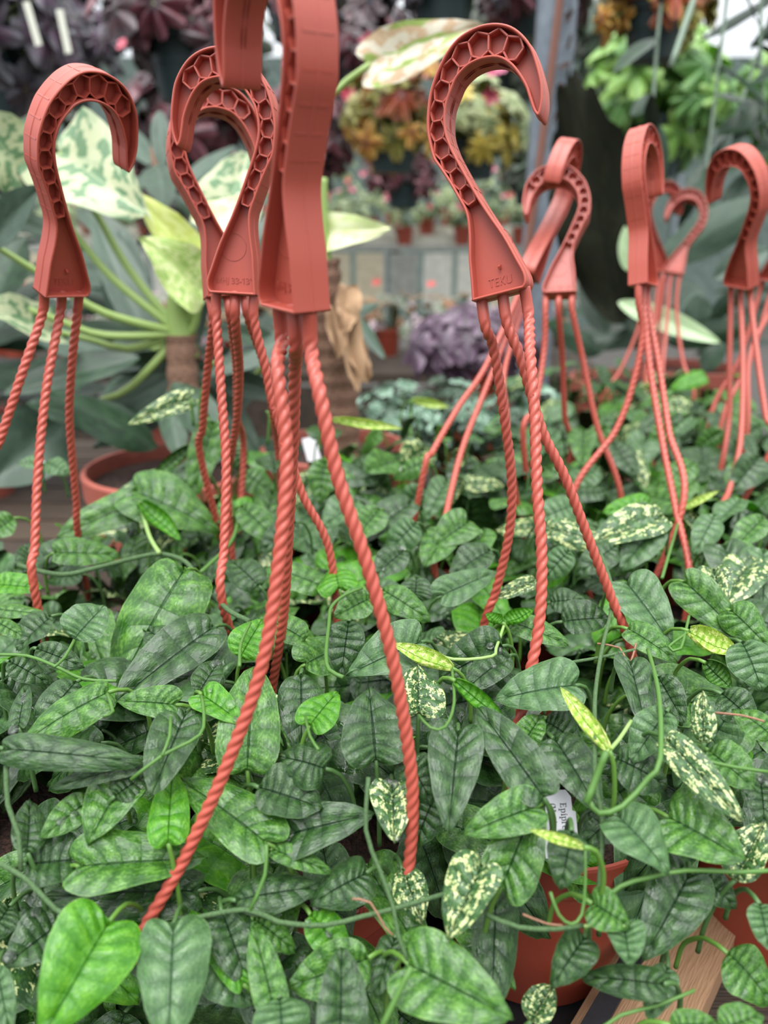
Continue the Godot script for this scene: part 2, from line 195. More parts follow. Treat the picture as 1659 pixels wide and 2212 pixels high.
		[0.183, 1.022, -0.365, 0.192, 1.016, -0.35, -0.474, 0.697, 0.537, 0.015, 1, 3],
		[0.083, 1.019, -0.532, 0.05, 1.006, -0.516, -0.154, 0.901, 0.405, 0.03, 0, 1],
		[0.141, 1.025, -0.518, 0.12, 1.005, -0.511, -0.387, 0.635, 0.668, 0.023, 4, 1],
		[0.184, 1.018, -0.542, 0.151, 1.007, -0.523, -0.015, 0.872, 0.49, 0.026, 0, 1],
		[0.153, 1.019, -0.355, 0.16, 1.007, -0.33, -0.382, 0.78, 0.496, 0.017, 0, 1],
		[0.187, 0.997, -0.299, 0.182, 0.988, -0.277, -0.004, 0.934, 0.359, 0.019, 0, 1],
		[0.184, 1.016, -0.343, 0.197, 1.01, -0.326, -0.307, 0.801, 0.514, 0.021, 0, 1],
		[0.093, 1.007, -0.307, 0.08, 0.995, -0.295, -0.272, 0.821, 0.502, 0.018, 0, 1]],
	"H5a": [
		[0.06, 1.029, -0.674, 0.037, 1.003, -0.643, -0.251, 0.826, 0.505, 0.028, 4, 0],
		[0.075, 1.029, -0.688, 0.058, 1.006, -0.663, 0.014, 0.737, 0.676, 0.017, 3, 3],
		[0.08, 1.013, -0.716, 0.123, 1.018, -0.716, -0.112, 0.828, 0.549, 0.023, 3, 2],
		[0.137, 1.023, -0.567, 0.2, 1.015, -0.553, -0.046, 0.756, 0.653, 0.026, 3, 2],
		[0.071, 1.021, -0.586, 0.039, 1.008, -0.565, 0.067, 0.81, 0.583, 0.033, 1, 0],
		[0.174, 1.019, -0.636, 0.135, 1.009, -0.628, -0.055, 0.751, 0.658, 0.032, 4, 1]],
	"H5b": [
		[0.271, 1.03, -0.807, 0.28, 0.996, -0.788, -0.178, 0.437, 0.882, 0.036, 4, 1],
		[0.33, 1.023, -0.756, 0.288, 1.007, -0.742, -0.185, 0.868, 0.46, 0.033, 1, 1],
		[0.224, 1.022, -0.744, 0.188, 1.005, -0.731, -0.214, 0.852, 0.478, 0.034, 4, 1],
		[0.274, 1.03, -0.891, 0.247, 0.996, -0.886, -0.27, 0.339, 0.901, 0.028, 1, 1],
		[0.182, 1.02, -0.801, 0.145, 1.006, -0.794, -0.053, 0.555, 0.83, 0.03, 1, 1]],
	"H6": [
		[0.244, 1.02, -0.641, 0.201, 1.015, -0.636, -0.053, 0.87, 0.491, 0.022, 2, 2],
		[0.261, 1.023, -0.604, 0.278, 1.014, -0.57, -0.395, 0.818, 0.418, 0.018, 3, 3],
		[0.277, 1.01, -0.648, 0.312, 1.029, -0.652, -0.285, 0.674, 0.681, 0.009, 5, 3],
		[0.224, 1.029, -0.565, 0.189, 1, -0.537, -0.071, 0.73, 0.679, 0.029, 4, 1],
		[0.269, 1.018, -0.542, 0.294, 1.01, -0.515, -0.208, 0.861, 0.464, 0.03, 1, 1],
		[0.33, 1.02, -0.646, 0.296, 1.007, -0.62, -0.306, 0.95, 0.062, 0.027, 4, 1],
		[0.322, 1.025, -0.587, 0.289, 1.004, -0.567, -0.255, 0.843, 0.473, 0.024, 1, 1]],
	"H8": [
		[0.39, 1.022, -0.758, 0.358, 1.004, -0.735, -0.233, 0.893, 0.385, 0.029, 1, 1]],
	"H9": [
		[0.415, 1.025, -0.886, 0.387, 1, -0.893, -0.451, 0.255, 0.855, 0.025, 1, 1],
		[0.363, 1.024, -0.915, 0.335, 1.002, -0.909, -0.203, 0.504, 0.84, 0.027, 1, 1],
		[0.473, 1.025, -0.913, 0.447, 1.001, -0.912, -0.389, 0.457, 0.8, 0.026, 4, 1]],
	"X1": [
		[0.202, 1.032, -0.449, 0.231, 1.009, -0.412, -0.35, 0.65, 0.675, 0.028, 1, 0],
		[0.231, 1.03, -0.472, 0.228, 1.015, -0.444, -0.34, 0.852, 0.399, 0.023, 3, 0],
		[0.224, 1.023, -0.425, 0.239, 1.013, -0.4, -0.369, 0.759, 0.537, 0.025, 1, 0],
		[0.212, 1.024, -0.384, 0.218, 1.008, -0.361, -0.119, 0.812, 0.572, 0.028, 4, 1]],
	"X2": [
		[0.043, 1.034, -0.775, 0.018, 1.003, -0.763, -0.063, 0.423, 0.904, 0.04, 3, 0],
		[0.035, 1.055, -0.924, 0.082, 1.049, -0.917, -0.095, 0.394, 0.914, 0.014, 5, 3],
		[0.089, 1.026, -0.793, 0.074, 1.008, -0.785, -0.018, 0.419, 0.908, 0.024, 3, 3]],
	"X3": [
		[-0.134, 1.039, -0.452, -0.168, 0.995, -0.383, 0.071, 0.825, 0.561, 0.052, 1, 2],
		[-0.193, 1.014, -0.405, -0.18, 1.028, -0.426, 0.138, 0.77, 0.622, 0.03, 4, 1],
		[-0.261, 1.015, -0.442, -0.223, 1.015, -0.439, -0.007, 0.943, 0.332, 0.012, 1, 1],
		[-0.249, 1.019, -0.419, -0.226, 1.011, -0.413, 0.192, 0.894, 0.405, 0.011, 1, 1],
		[-0.145, 1.025, -0.331, -0.187, 1.015, -0.306, 0.034, 0.902, 0.43, 0.024, 1, 2],
		[-0.17, 1.019, -0.35, -0.184, 1.008, -0.322, 0.218, 0.868, 0.447, 0.022, 0, 1],
		[-0.191, 1.009, -0.323, -0.2, 1.017, -0.354, -0.053, 0.96, 0.275, 0.011, 0, 2],
		[-0.166, 0.976, -0.265, -0.137, 0.974, -0.272, 0.154, 0.933, 0.325, 0.027, 0, 1],
		[-0.164, 0.984, -0.264, -0.173, 0.993, -0.292, 0.451, 0.883, 0.131, 0.016, 0, 1],
		[-0.144, 0.99, -0.292, -0.158, 0.991, -0.268, 0.417, 0.881, 0.224, 0.016, 1, 1],
		[-0.171, 0.947, -0.236, -0.157, 0.935, -0.214, 0.08, 0.907, 0.412, 0.011, 4, 1],
		[-0.151, 0.946, -0.261, -0.168, 0.948, -0.237, 0.337, 0.924, 0.181, 0.026, 0, 1],
		[-0.178, 0.951, -0.264, -0.182, 0.948, -0.249, 0.273, 0.926, 0.262, 0.018, 0, 1],
		[-0.208, 1.018, -0.387, -0.18, 1.008, -0.384, 0.222, 0.753, 0.619, 0.016, 0, 1],
		[-0.217, 1.019, -0.371, -0.194, 1.007, -0.37, 0.423, 0.814, 0.398, 0.016, 0, 1],
		[-0.215, 1.019, -0.425, -0.233, 1.006, -0.407, -0.207, 0.87, 0.448, 0.026, 0, 1]]}
# stem: half thickness, colouring, points
const STEMS := {
	"H1": [
		[0.0018, 2, -0.172, 1.022, -0.52, -0.192, 1.021, -0.56, -0.222, 1.02, -0.635]],
	"H2": [
		[0.0018, 0, -0.273, 1.019, -0.504, -0.235, 1.019, -0.488, -0.213, 1.019, -0.5, -0.191, 1.019, -0.517, -0.173, 1.019, -0.525, -0.149, 1.02, -0.508, -0.125, 1.02, -0.464, -0.11, 1.021, -0.442, -0.099, 1.021, -0.427, -0.085, 1.021, -0.415],
		[0.0016, 1, -0.135, 1.017, -0.496, -0.124, 1.017, -0.555, -0.13, 1.016, -0.623]],
	"H2b": [
		[0.0015, 1, -0.182, 1.079, -0.692, -0.182, 1.093, -0.692, -0.183, 1.105, -0.692],
		[0.0017, 1, -0.176, 1.061, -0.692, -0.173, 1.106, -0.691, -0.157, 1.141, -0.691],
		[0.0015, 1, -0.113, 1.059, -0.697, -0.11, 1.087, -0.697, -0.113, 1.092, -0.697]],
	"H3": [
		[0.0012, 0, -0.093, 0.959, -0.249, -0.063, 0.963, -0.252, -0.048, 0.959, -0.249, -0.027, 0.958, -0.248, -0.01, 0.961, -0.25, 0.006, 0.964, -0.252, 0.025, 0.968, -0.255, 0.036, 0.97, -0.257],
		[0.001, 0, -0.007, 1.021, -0.271, -0.008, 1.003, -0.258, -0.002, 0.99, -0.249, 0.004, 0.978, -0.24, 0.006, 0.969, -0.234, 0.011, 0.959, -0.228],
		[0.0012, 0, -0.175, 0.986, -0.257, -0.161, 0.981, -0.253, -0.145, 0.971, -0.245, -0.134, 0.967, -0.242],
		[0.0012, 1, -0.022, 1.026, -0.344, -0.03, 1.026, -0.351, -0.033, 1.026, -0.367, -0.034, 1.025, -0.404, -0.034, 1.024, -0.429, -0.026, 1.024, -0.446, -0.015, 1.023, -0.458],
		[0.0008, 1, 0.037, 1.029, -0.347, 0.035, 1.031, -0.313, 0.029, 1.031, -0.294, 0.022, 1.032, -0.292, 0.017, 1.031, -0.303],
		[0.0009, 1, -0.118, 1.012, -0.28, -0.104, 1.021, -0.286, -0.089, 1.024, -0.297, -0.091, 1.024, -0.315, -0.096, 1.023, -0.331],
		[0.0013, 1, -0.002, 0.953, -0.203, 0.005, 0.964, -0.21, 0.011, 0.973, -0.216],
		[0.0009, 1, -0.052, 0.998, -0.255, -0.052, 0.988, -0.248, -0.058, 0.976, -0.24],
		[0.0008, 1, -0.104, 1.03, -0.303, -0.1, 1.031, -0.287, -0.101, 1.028, -0.277],
		[0.0009, 1, -0.144, 1.026, -0.328, -0.136, 1.026, -0.313, -0.139, 1.027, -0.308],
		[0.001, 1, -0.079, 1.029, -0.35, -0.083, 1.028, -0.376, -0.082, 1.027, -0.402],
		[0.0007, 1, -0.03, 1.029, -0.28, -0.035, 1.028, -0.291, -0.039, 1.027, -0.308],
		[0.0005, 3, -0.014, 0.976, -0.246, -0.006, 0.975, -0.245, 0, 0.967, -0.24, 0.004, 0.964, -0.238]],
	"H4": [
		[0.0012, 0, 0.166, 1.022, -0.521, 0.158, 1.023, -0.466, 0.146, 1.024, -0.424, 0.127, 1.025, -0.376, 0.11, 1.026, -0.328, 0.099, 1.028, -0.288, 0.097, 1.015, -0.275, 0.099, 1, -0.265, 0.096, 0.983, -0.252, 0.094, 0.972, -0.245],
		[0.0013, 1, 0.146, 1.024, -0.425, 0.157, 1.023, -0.444, 0.168, 1.023, -0.463],
		[0.0011, 0, 0.044, 0.975, -0.239, 0.058, 0.971, -0.236, 0.074, 0.97, -0.236, 0.086, 0.971, -0.237],
		[0.0008, 2, 0.085, 0.975, -0.233, 0.095, 0.976, -0.234, 0.102, 0.975, -0.233],
		[0.0013, 1, 0.092, 1.012, -0.266, 0.096, 1.008, -0.263, 0.107, 1.01, -0.265, 0.12, 1.02, -0.272, 0.126, 1.026, -0.277, 0.141, 1.029, -0.323, 0.151, 1.028, -0.369],
		[0.0011, 1, 0.088, 0.965, -0.239, 0.094, 0.972, -0.245, 0.105, 0.979, -0.25, 0.118, 0.982, -0.252, 0.135, 0.984, -0.254, 0.16, 0.983, -0.254, 0.174, 0.983, -0.255],
		[0.0016, 1, 0.088, 1.019, -0.257, 0.093, 1.028, -0.263, 0.097, 1.039, -0.266],
		[0.001, 2, 0.102, 1.028, -0.279, 0.11, 1.028, -0.288, 0.121, 1.027, -0.304],
		[0.0009, 1, 0.146, 1.022, -0.282, 0.163, 1.019, -0.28, 0.18, 1.017, -0.279],
		[0.0007, 1, 0.07, 0.991, -0.236, 0.073, 0.984, -0.231, 0.078, 0.981, -0.229, 0.083, 0.983, -0.232, 0.085, 0.993, -0.238, 0.086, 1.004, -0.246],
		[0.001, 2, 0.02, 1.025, -0.375, 0.039, 1.026, -0.362, 0.061, 1.026, -0.365, 0.065, 1.025, -0.375, 0.075, 1.024, -0.407],
		[0.0009, 1, 0.194, 1.023, -0.418, 0.173, 1.024, -0.377, 0.167, 1.024, -0.379, 0.186, 1.024, -0.397],
		[0.001, 0, 0.067, 1.023, -0.341, 0.097, 1.023, -0.36, 0.123, 1.022, -0.37, 0.147, 1.022, -0.379],
		[0.0006, 3, 0.127, 1.022, -0.386, 0.139, 1.022, -0.381, 0.14, 1.022, -0.365, 0.158, 1.021, -0.404],
		[0.0005, 3, 0.06, 0.975, -0.239, 0.07, 0.972, -0.237, 0.077, 0.971, -0.237],
		[0.0006, 3, 0.166, 1.026, -0.312, 0.178, 1.026, -0.31, 0.187, 1.026, -0.305],
		[0.0008, 1, 0.088, 0.932, -0.216, 0.101, 0.938, -0.221, 0.117, 0.941, -0.223, 0.134, 0.945, -0.227]],
	"H6": [
		[0.0012, 1, 0.199, 1.02, -0.48, 0.228, 1.019, -0.541, 0.267, 1.018, -0.623]],
	"X2": [
		[0.002, 1, 0.031, 1.018, -0.86, 0.034, 1.032, -0.921, 0.035, 1.055, -0.921]],
	"X3": [
		[0.001, 1, -0.229, 1.018, -0.38, -0.209, 1.019, -0.377, -0.188, 1.019, -0.366, -0.167, 1.019, -0.353, -0.148, 1.019, -0.351],
		[0.0012, 0, -0.178, 1.016, -0.285, -0.175, 1.002, -0.275, -0.168, 0.992, -0.267, -0.165, 0.979, -0.258],
		[0.0009, 1, -0.182, 1.027, -0.381, -0.18, 1.027, -0.362, -0.181, 1.028, -0.351]]}
const BIG_LEAVES := {
	"A": [
		[-0.403, 1.346, -1.02, -0.283, 1.284, -0.92, -0.29, 0.618, 0.731, 0.12, 0],
		[-0.444, 1.322, -1, -0.468, 1.387, -0.95, 0.862, -0.067, 0.502, 0.092, 0],
		[-0.22, 1.26, -1.05, -0.182, 1.371, -1.15, 0.401, 0.534, 0.745, 0.089, 0],
		[-0.227, 1.26, -1, -0.159, 1.3, -1.05, 0.27, 0.539, 0.798, 0.048, 1],
		[-0.236, 1.216, -0.98, -0.295, 1.303, -0.95, 0.585, 0.121, 0.802, 0.052, 2],
		[-0.228, 1.184, -0.97, -0.277, 1.248, -0.92, 0.709, -0.009, 0.705, 0.076, 3],
		[-0.412, 1.137, -0.95, -0.424, 1.186, -0.8, 0.822, 0.557, -0.116, 0.069, 0],
		[-0.321, 1.09, -1.05, -0.439, 1.284, -1.2, 0.24, 0.681, 0.692, 0.06, 5],
		[-0.255, 1.08, -1, -0.403, 1.023, -0.95, 0.145, 0.414, 0.899, 0.055, 5],
		[-0.263, 1.095, -1, -0.389, 1.08, -1, -0.016, 0.127, 0.992, 0.031, 6],
		[-0.376, 1.11, -1.12, -0.401, 1.263, -1.2, 0.179, 0.48, 0.859, 0.069, 5],
		[-0.449, 1.241, -0.9, -0.366, 1.299, -0.85, -0.529, 0.028, 0.848, 0.045, 5],
		[-0.455, 1.18, -0.9, -0.449, 1.254, -1, 0.604, 0.622, 0.499, 0.041, 6],
		[-0.416, 1.028, -0.95, -0.478, 0.969, -0.85, 0.604, 0.463, 0.649, 0.095, 5],
		[-0.349, 1.432, -1.3, -0.341, 1.345, -1.25, 0.098, 0.502, 0.859, 0.029, 5],
		[-0.27, 1.119, -1, -0.405, 1.146, -0.95, 0.382, 0.558, 0.737, 0.029, 6],
		[-0.238, 1.133, -1, -0.135, 1.113, -1.05, 0.459, 0.477, 0.75, 0.031, 6],
		[-0.272, 1.082, -1.02, -0.126, 1.031, -1.05, 0.269, 0.223, 0.937, 0.039, 5],
		[-0.269, 1.058, -1.05, -0.386, 0.99, -0.95, 0.325, 0.562, 0.76, 0.051, 6],
		[-0.263, 1.051, -1.05, -0.175, 0.963, -1, 0.155, 0.601, 0.784, 0.053, 6],
		[-0.407, 1.212, -1.3, -0.522, 1.299, -1.35, 0.228, 0.692, 0.685, 0.051, 6]],
	"B": [
		[-0.12, 1.248, -1.08, 0.004, 1.261, -1, -0.542, 0.286, 0.79, 0.059, 1],
		[-0.017, 1.448, -1.05, 0.114, 1.481, -1, -0.379, 0.102, 0.92, 0.065, 4],
		[-0.245, 0.989, -1.1, -0.196, 1.105, -1.2, 0.488, 0.443, 0.752, 0.067, 6],
		[-0.063, 1.15, -1.2, 0.004, 1.086, -1.1, 0.279, 0.884, 0.375, 0.034, 5],
		[-0.238, 1.212, -1.3, -0.147, 1.307, -1.35, 0.074, 0.411, 0.909, 0.046, 6]],
	"C": [
		[0.487, 1.08, -1.55, 0.346, 1.542, -1.6, -0.403, -0.024, 0.915, 0.175, 7],
		[0.47, 1.185, -1.5, 0.455, 1.266, -1.5, -0.297, -0.054, 0.953, 0.032, 8],
		[0.471, 1.055, -1.6, 0.433, 1.201, -1.7, -0.339, 0.472, 0.814, 0.065, 6],
		[0.556, 1.049, -1.65, 0.529, 1.199, -1.75, -0.624, 0.351, 0.698, 0.078, 6],
		[0.465, 1.017, -1.6, 0.329, 1.094, -1.5, 0.674, 0.326, 0.663, 0.061, 6]],
	"D": [
		[0.525, 1.202, -1.5, 0.684, 1.32, -1.4, -0.604, 0.154, 0.782, 0.084, 5],
		[0.442, 1.132, -1.45, 0.604, 1.071, -1.35, -0.367, 0.403, 0.839, 0.044, 8],
		[0.572, 1.096, -1.4, 0.573, 1.15, -1.4, -0.326, 0.004, 0.945, 0.049, 5],
		[0.602, 1.011, -1.4, 0.629, 1.063, -1.4, -0.648, 0.335, 0.684, 0.045, 6],
		[0.685, 1.225, -1.4, 0.594, 1.178, -1.4, -0.223, 0.432, 0.874, 0.051, 5],
		[0.6, 1.036, -1.6, 0.741, 1.085, -1.5, -0.6, 0.1, 0.794, 0.056, 6]]}
const LABELS := {
	"H1": "hanging pot whose hook stands before the big cream-mottled leaf, base marked with four letters",
	"H2": "hanging pot whose hook base shows a circle and the moulded code with numbers",
	"H2b": "hanging pot whose hook stands behind another, the two closing a heart shape",
	"H3": "hanging pot with the biggest hook seen from its edge, its thick cords spread wide",
	"H4": "hanging pot holding a white printed plant label, tall hook curling over alone",
	"H5a": "hanging pot whose hook is turned edge-on and leans across a second honeycomb hook",
	"H5b": "hanging pot whose hook leans behind an edge-on hook, near the grey post",
	"H6": "hanging pot with narrow turned hook before the pair of small linked hooks",
	"H8": "hanging pot with honeycomb hook standing in front of the green palm-like leaf",
	"H9": "hanging pot with hook half hidden behind the honeycomb hook by the palm-like leaf",
	"H7a": "hanging pot with small hook, curl touching its twin, before the round clay pots",
	"H7b": "hanging pot with small hook tilted over, honeycomb side showing, before round clay pots",
	"X1": "clay-coloured pot without hook overgrown with leaves beside the pot with the printed label",
	"X3": "clay-coloured pot without hook overgrown with leaves beside the widest-spread cords",
	"X2": "clay-coloured pot without hook overgrown with leaves at the back of the vines"}

var rng := RandomNumberGenerator.new()
var used := {}
var M := {}
var leaf_forms := []
var leaf_mats := []
var petiole_mats := []
var big_mats := []
var lobed := []
var pot_mesh: ArrayMesh
var soil_mesh: ArrayMesh

# ---------------------------------------------------------------- helpers
func numbered(called: String) -> String:
	var n: int = used.get(called, 0)
	used[called] = n + 1
	return called if n == 0 else "%s_%03d" % [called, n]

func thing(called: String, label: String, category: String, at := Vector3.ZERO, group := "") -> Node3D:
	var o := Node3D.new()
	o.name = numbered(called)
	add_child(o)
	o.position = at
	o.set_meta("label", label)
	o.set_meta("category", category)
	if group != "":
		o.set_meta("group", group)
	return o

func part(called: String, mesh: Mesh, m: Material, parent: Node3D, t := Transform3D()) -> MeshInstance3D:
	var o := MeshInstance3D.new()
	o.name = called
	o.mesh = mesh
	o.material_override = m
	o.transform = t
	parent.add_child(o, true)
	return o

func structure(called: String, mesh: Mesh, m: Material, at: Vector3) -> MeshInstance3D:
	var o := part(called, mesh, m, self, Transform3D(Basis(), at))
	o.set_meta("kind", "structure")
	return o

func plain(c: Color, rough: float, spec := 0.5) -> StandardMaterial3D:
	var m := StandardMaterial3D.new()
	m.albedo_color = c
	m.roughness = rough
	m.metallic_specular = spec
	m.cull_mode = BaseMaterial3D.CULL_DISABLED
	return m

func noise_of(sd: int, freq: float, oct := 3) -> FastNoiseLite:
	var n := FastNoiseLite.new()
	n.seed = sd
	n.frequency = freq
	n.fractal_octaves = oct
	return n

func speckled(a: Color, b: Color, rough: float, scale: float, sd: int, bump := 0.0) -> StandardMaterial3D:
	var t := NoiseTexture2D.new()
	t.width = 256
	t.height = 256
	t.seamless = true
	t.noise = noise_of(sd, 0.03, 4)
	var g := Gradient.new()
	g.set_color(0, a)
	g.set_color(1, b)
	t.color_ramp = g
	var m := plain(Color.WHITE, rough)
	m.albedo_texture = t
	m.uv1_triplanar = true
	m.uv1_scale = Vector3.ONE * scale
	if bump > 0.0:
		var h := NoiseTexture2D.new()
		h.width = 256
		h.height = 256
		h.seamless = true
		h.noise = noise_of(sd + 1, 0.06, 4)
		m.heightmap_enabled = true
		m.heightmap_texture = h
		m.heightmap_scale = bump
	return m

func vec(a: Array, i: int) -> Vector3:
	return Vector3(a[i], a[i + 1], a[i + 2])

func smooth_path(p: PackedVector3Array, step: float) -> PackedVector3Array:
	var out := PackedVector3Array()
	for i in p.size() - 1:
		var a := p[maxi(i - 1, 0)]
		var d := p[mini(i + 2, p.size() - 1)]
		var n := maxi(2, int(p[i].distance_to(p[i + 1]) / step))
		for k in n:
			out.append(p[i].cubic_interpolate(p[i + 1], a, d, float(k) / n))
	out.append(p[p.size() - 1])
	return out

# a tube along a path; profile(angle, along in metres) gives the radius factor
func tube(path: PackedVector3Array, r0: float, r1: float, sides: int, rope := false) -> ArrayMesh:
	var st := SurfaceTool.new()
	st.begin(Mesh.PRIMITIVE_TRIANGLES)
	var n := path.size()
	var total := 0.0
	for i in n - 1:
		total += path[i].distance_to(path[i + 1])
	var up := Vector3.UP if absf((path[1] - path[0]).normalized().y) < 0.9 else Vector3.RIGHT
	var along := 0.0
	for i in n:
		var d := (path[mini(i + 1, n - 1)] - path[maxi(i - 1, 0)]).normalized()
		up = (up - d * up.dot(d)).normalized()
		var side := d.cross(up)
		if i > 0:
			along += path[i].distance_to(path[i - 1])
		var r := lerpf(r0, r1, along / total)
		for k in sides:
			var a := TAU * k / sides
			var q := r
			if rope:
				var on := smoothstep(0.0125, 0.0165, along)
				var lobe := 0.70 + 0.30 * absf(cos(1.5 * (a + TAU * along / 0.0185)))
				q = r * lerpf(1.0 if along < 0.0135 else 1.06, lobe, on)
			st.set_uv(Vector2(float(k) / sides, along * 20.0))
			st.add_vertex(path[i] + (side * cos(a) + up * sin(a)) * q)
	for i in n - 1:
		for k in sides:
			var a0 := i * sides + k
			var a1 := i * sides + (k + 1) % sides
			var b0 := a0 + sides
			var b1 := a1 + sides
			for v in [a0, a1, b0, a1, b1, b0]:
				st.add_index(v)
	var c := n * sides
	st.add_vertex(path[0])
	st.add_vertex(path[n - 1])
	for k in sides:
		for v in [c, (k + 1) % sides, k, c + 1, (n - 1) * sides + k, (n - 1) * sides + (k + 1) % sides]:
			st.add_index(v)
	st.generate_normals()
	return st.commit()

# a turned shape: pairs of radius and height
func lathe(profile: Array, sides := 48) -> ArrayMesh:
	var st := SurfaceTool.new()
	st.begin(Mesh.PRIMITIVE_TRIANGLES)
	for j in profile.size() - 1:
		var p0: Vector2 = profile[j]
		var p1: Vector2 = profile[j + 1]
		var e := (p1 - p0).normalized()
		for k in sides:
			var q := []
			for w in [[p0, k], [p0, k + 1], [p1, k + 1], [p1, k]]:
				var a: float = TAU * w[1] / sides
				q.append([Vector3(w[0].x * cos(a), w[0].y, w[0].x * sin(a)), Vector3(e.y * cos(a), -e.x, e.y * sin(a)), Vector2(float(w[1]) / sides * 4.0, w[0].y * 10.0)])
			for v in [0, 1, 2, 0, 2, 3]:
				st.set_normal(q[v][1])
				st.set_uv(q[v][2])
				st.add_vertex(q[v][0])
	return st.commit()

func box(st: SurfaceTool, size: Vector3, t: Transform3D) -> void:
	var h := size / 2.0
	for f in [[Vector3.RIGHT, Vector3.UP, Vector3.BACK], [Vector3.LEFT, Vector3.UP, Vector3.FORWARD], [Vector3.UP, Vector3.BACK, Vector3.RIGHT], [Vector3.DOWN, Vector3.BACK, Vector3.LEFT], [Vector3.BACK, Vector3.UP, Vector3.LEFT], [Vector3.FORWARD, Vector3.UP, Vector3.RIGHT]]:
		var n: Vector3 = f[0]
		var a: Vector3 = f[1]
		var b: Vector3 = f[2]
		var c := [(n + a + b) * h, (n + a - b) * h, (n - a - b) * h, (n - a + b) * h]
		for v in [0, 1, 2, 0, 2, 3]:
			st.set_normal((t.basis * n).normalized())
			st.add_vertex(t * c[v])

func box_mesh(size: Vector3, t := Transform3D()) -> ArrayMesh:
	var st := SurfaceTool.new()
	st.begin(Mesh.PRIMITIVE_TRIANGLES)
	box(st, size, t)
	return st.commit()

# a blade from base to tip that faces along n
func blade(b: Vector3, tip: Vector3, n: Vector3, w: float) -> Transform3D:
	var y := tip - b
	var l := y.length()
	y /= l
	n = (n - y * n.dot(y)).normalized()
	return Transform3D(Basis(y.cross(n) * w, y * l, n * w), b)

# ---------------------------------------------------------------- leaves
const HEART := [[0, 0], [.1, -.06], [.24, -.105], [.38, -.07], [.475, .04], [.5, .18], [.47, .35], [.39, .54], [.27, .73], [.13, .89], [.04, .965], [0, 1]]
const OVATE := [[0, 0], [.09, -.01], [.22, .01], [.36, .08], [.46, .19], [.5, .33], [.48, .48], [.41, .63], [.29, .78], [.15, .91], [.05, .97], [0, 1]]
const LONG := [[0, 0], [.12, -.03], [.29, -.04], [.43, .03], [.5, .15], [.5, .32], [.465, .5], [.4, .66], [.29, .81], [.16, .93], [.06, .98], [0, 1]]
const LANCE := [[0, 0], [.1, .02], [.24, .08], [.38, .18], [.47, .31], [.5, .44], [.47, .58], [.4, .71], [.28, .83], [.15, .93], [.05, .98], [0, 1]]

func outline_at(o: Array, s: float) -> Vector2:
	var x := s * (o.size() - 1)
	var i := mini(int(x), o.size() - 2)
	var p := []
	for k in [-1, 0, 1, 2]:
		var j := clampi(i + k, 0, o.size() - 1)
		p.append(Vector2(o[j][0], o[j][1]))
	return p[1].cubic_interpolate(p[2], p[0], p[3], x - i)

func leaf_mesh(o: Array, fold: float, droop: float, pucker: float, wave: float, twist: float, phase: float, rows := 22, cols := 5, veins := 8.0) -> ArrayMesh:
	var st := SurfaceTool.new()
	st.begin(Mesh.PRIMITIVE_TRIANGLES)
	for side in [-1, 1]:
		for i in rows + 1:
			var s := float(i) / rows
			var e := outline_at(o, s)
			e.x *= 1.0 + 0.05 * side * sin(phase * 3.0)
			e *= 1.0 + wave * 0.25 * sin(s * 43.0 + phase * 5.0 + side)
			var mid := Vector2(0, pow(s, 1.6))
			for k in cols + 1:
				var t := float(k) / cols
				var p := mid.lerp(e, t)
				var z := absf(p.x) * fold - droop * p.y * p.y
				z += pucker * sin(PI * minf(t * 1.05, 1.0)) * (0.35 + 0.65 * absf(sin(PI * veins * s + t * 0.9))) * (1.0 - s * 0.5)
				z += wave * t * t * sin(s * 17.0 + phase + side * 1.3)
				z += twist * p.x * p.y
				st.set_uv(Vector2(0.5 + side * 0.5 * t, s))
				st.add_vertex(Vector3(p.x * side, p.y, z))
	var per := (rows + 1) * (cols + 1)
	for q in 2:
		for i in rows:
			for k in cols:
				var a := q * per + i * (cols + 1) + k
				var b := a + cols + 1
				for v in ([a, a + 1, b, a + 1, b + 1, b] if q == 0 else [a, b, a + 1, a + 1, b, b + 1]):
					st.add_index(v)
	st.generate_normals()
	return st.commit()

# a young leaf still rolled lengthwise
func rolled_mesh(phase: float) -> ArrayMesh:
	var st := SurfaceTool.new()
	st.begin(Mesh.PRIMITIVE_TRIANGLES)
	var rows := 18
	var cols := 14
	for i in rows + 1:
		var s := float(i) / rows
		var r := 0.5 * pow(sin(PI * clampf(s * 0.93 + 0.07, 0.0, 1.0)), 0.7) * (1.0 - 0.35 * s)
		for k in cols + 1:
			var t := float(k) / cols * 2.0 - 1.0
			var a := t * (2.5 - 1.2 * s)
			var rr := r * (0.8 + 0.25 * absf(t))
			st.set_uv(Vector2(0.5 + 0.5 * t, s))
			st.add_vertex(Vector3(sin(a) * rr, s, -cos(a) * rr * 0.8 + 0.05 * sin(s * 9.0 + phase) - 0.25 * s * s))
	for i in rows:
		for k in cols:
			var a := i * (cols + 1) + k
			var b := a + cols + 1
			for v in [a, a + 1, b, a + 1, b + 1, b]:
				st.add_index(v)
	st.generate_normals()
	return st.commit()

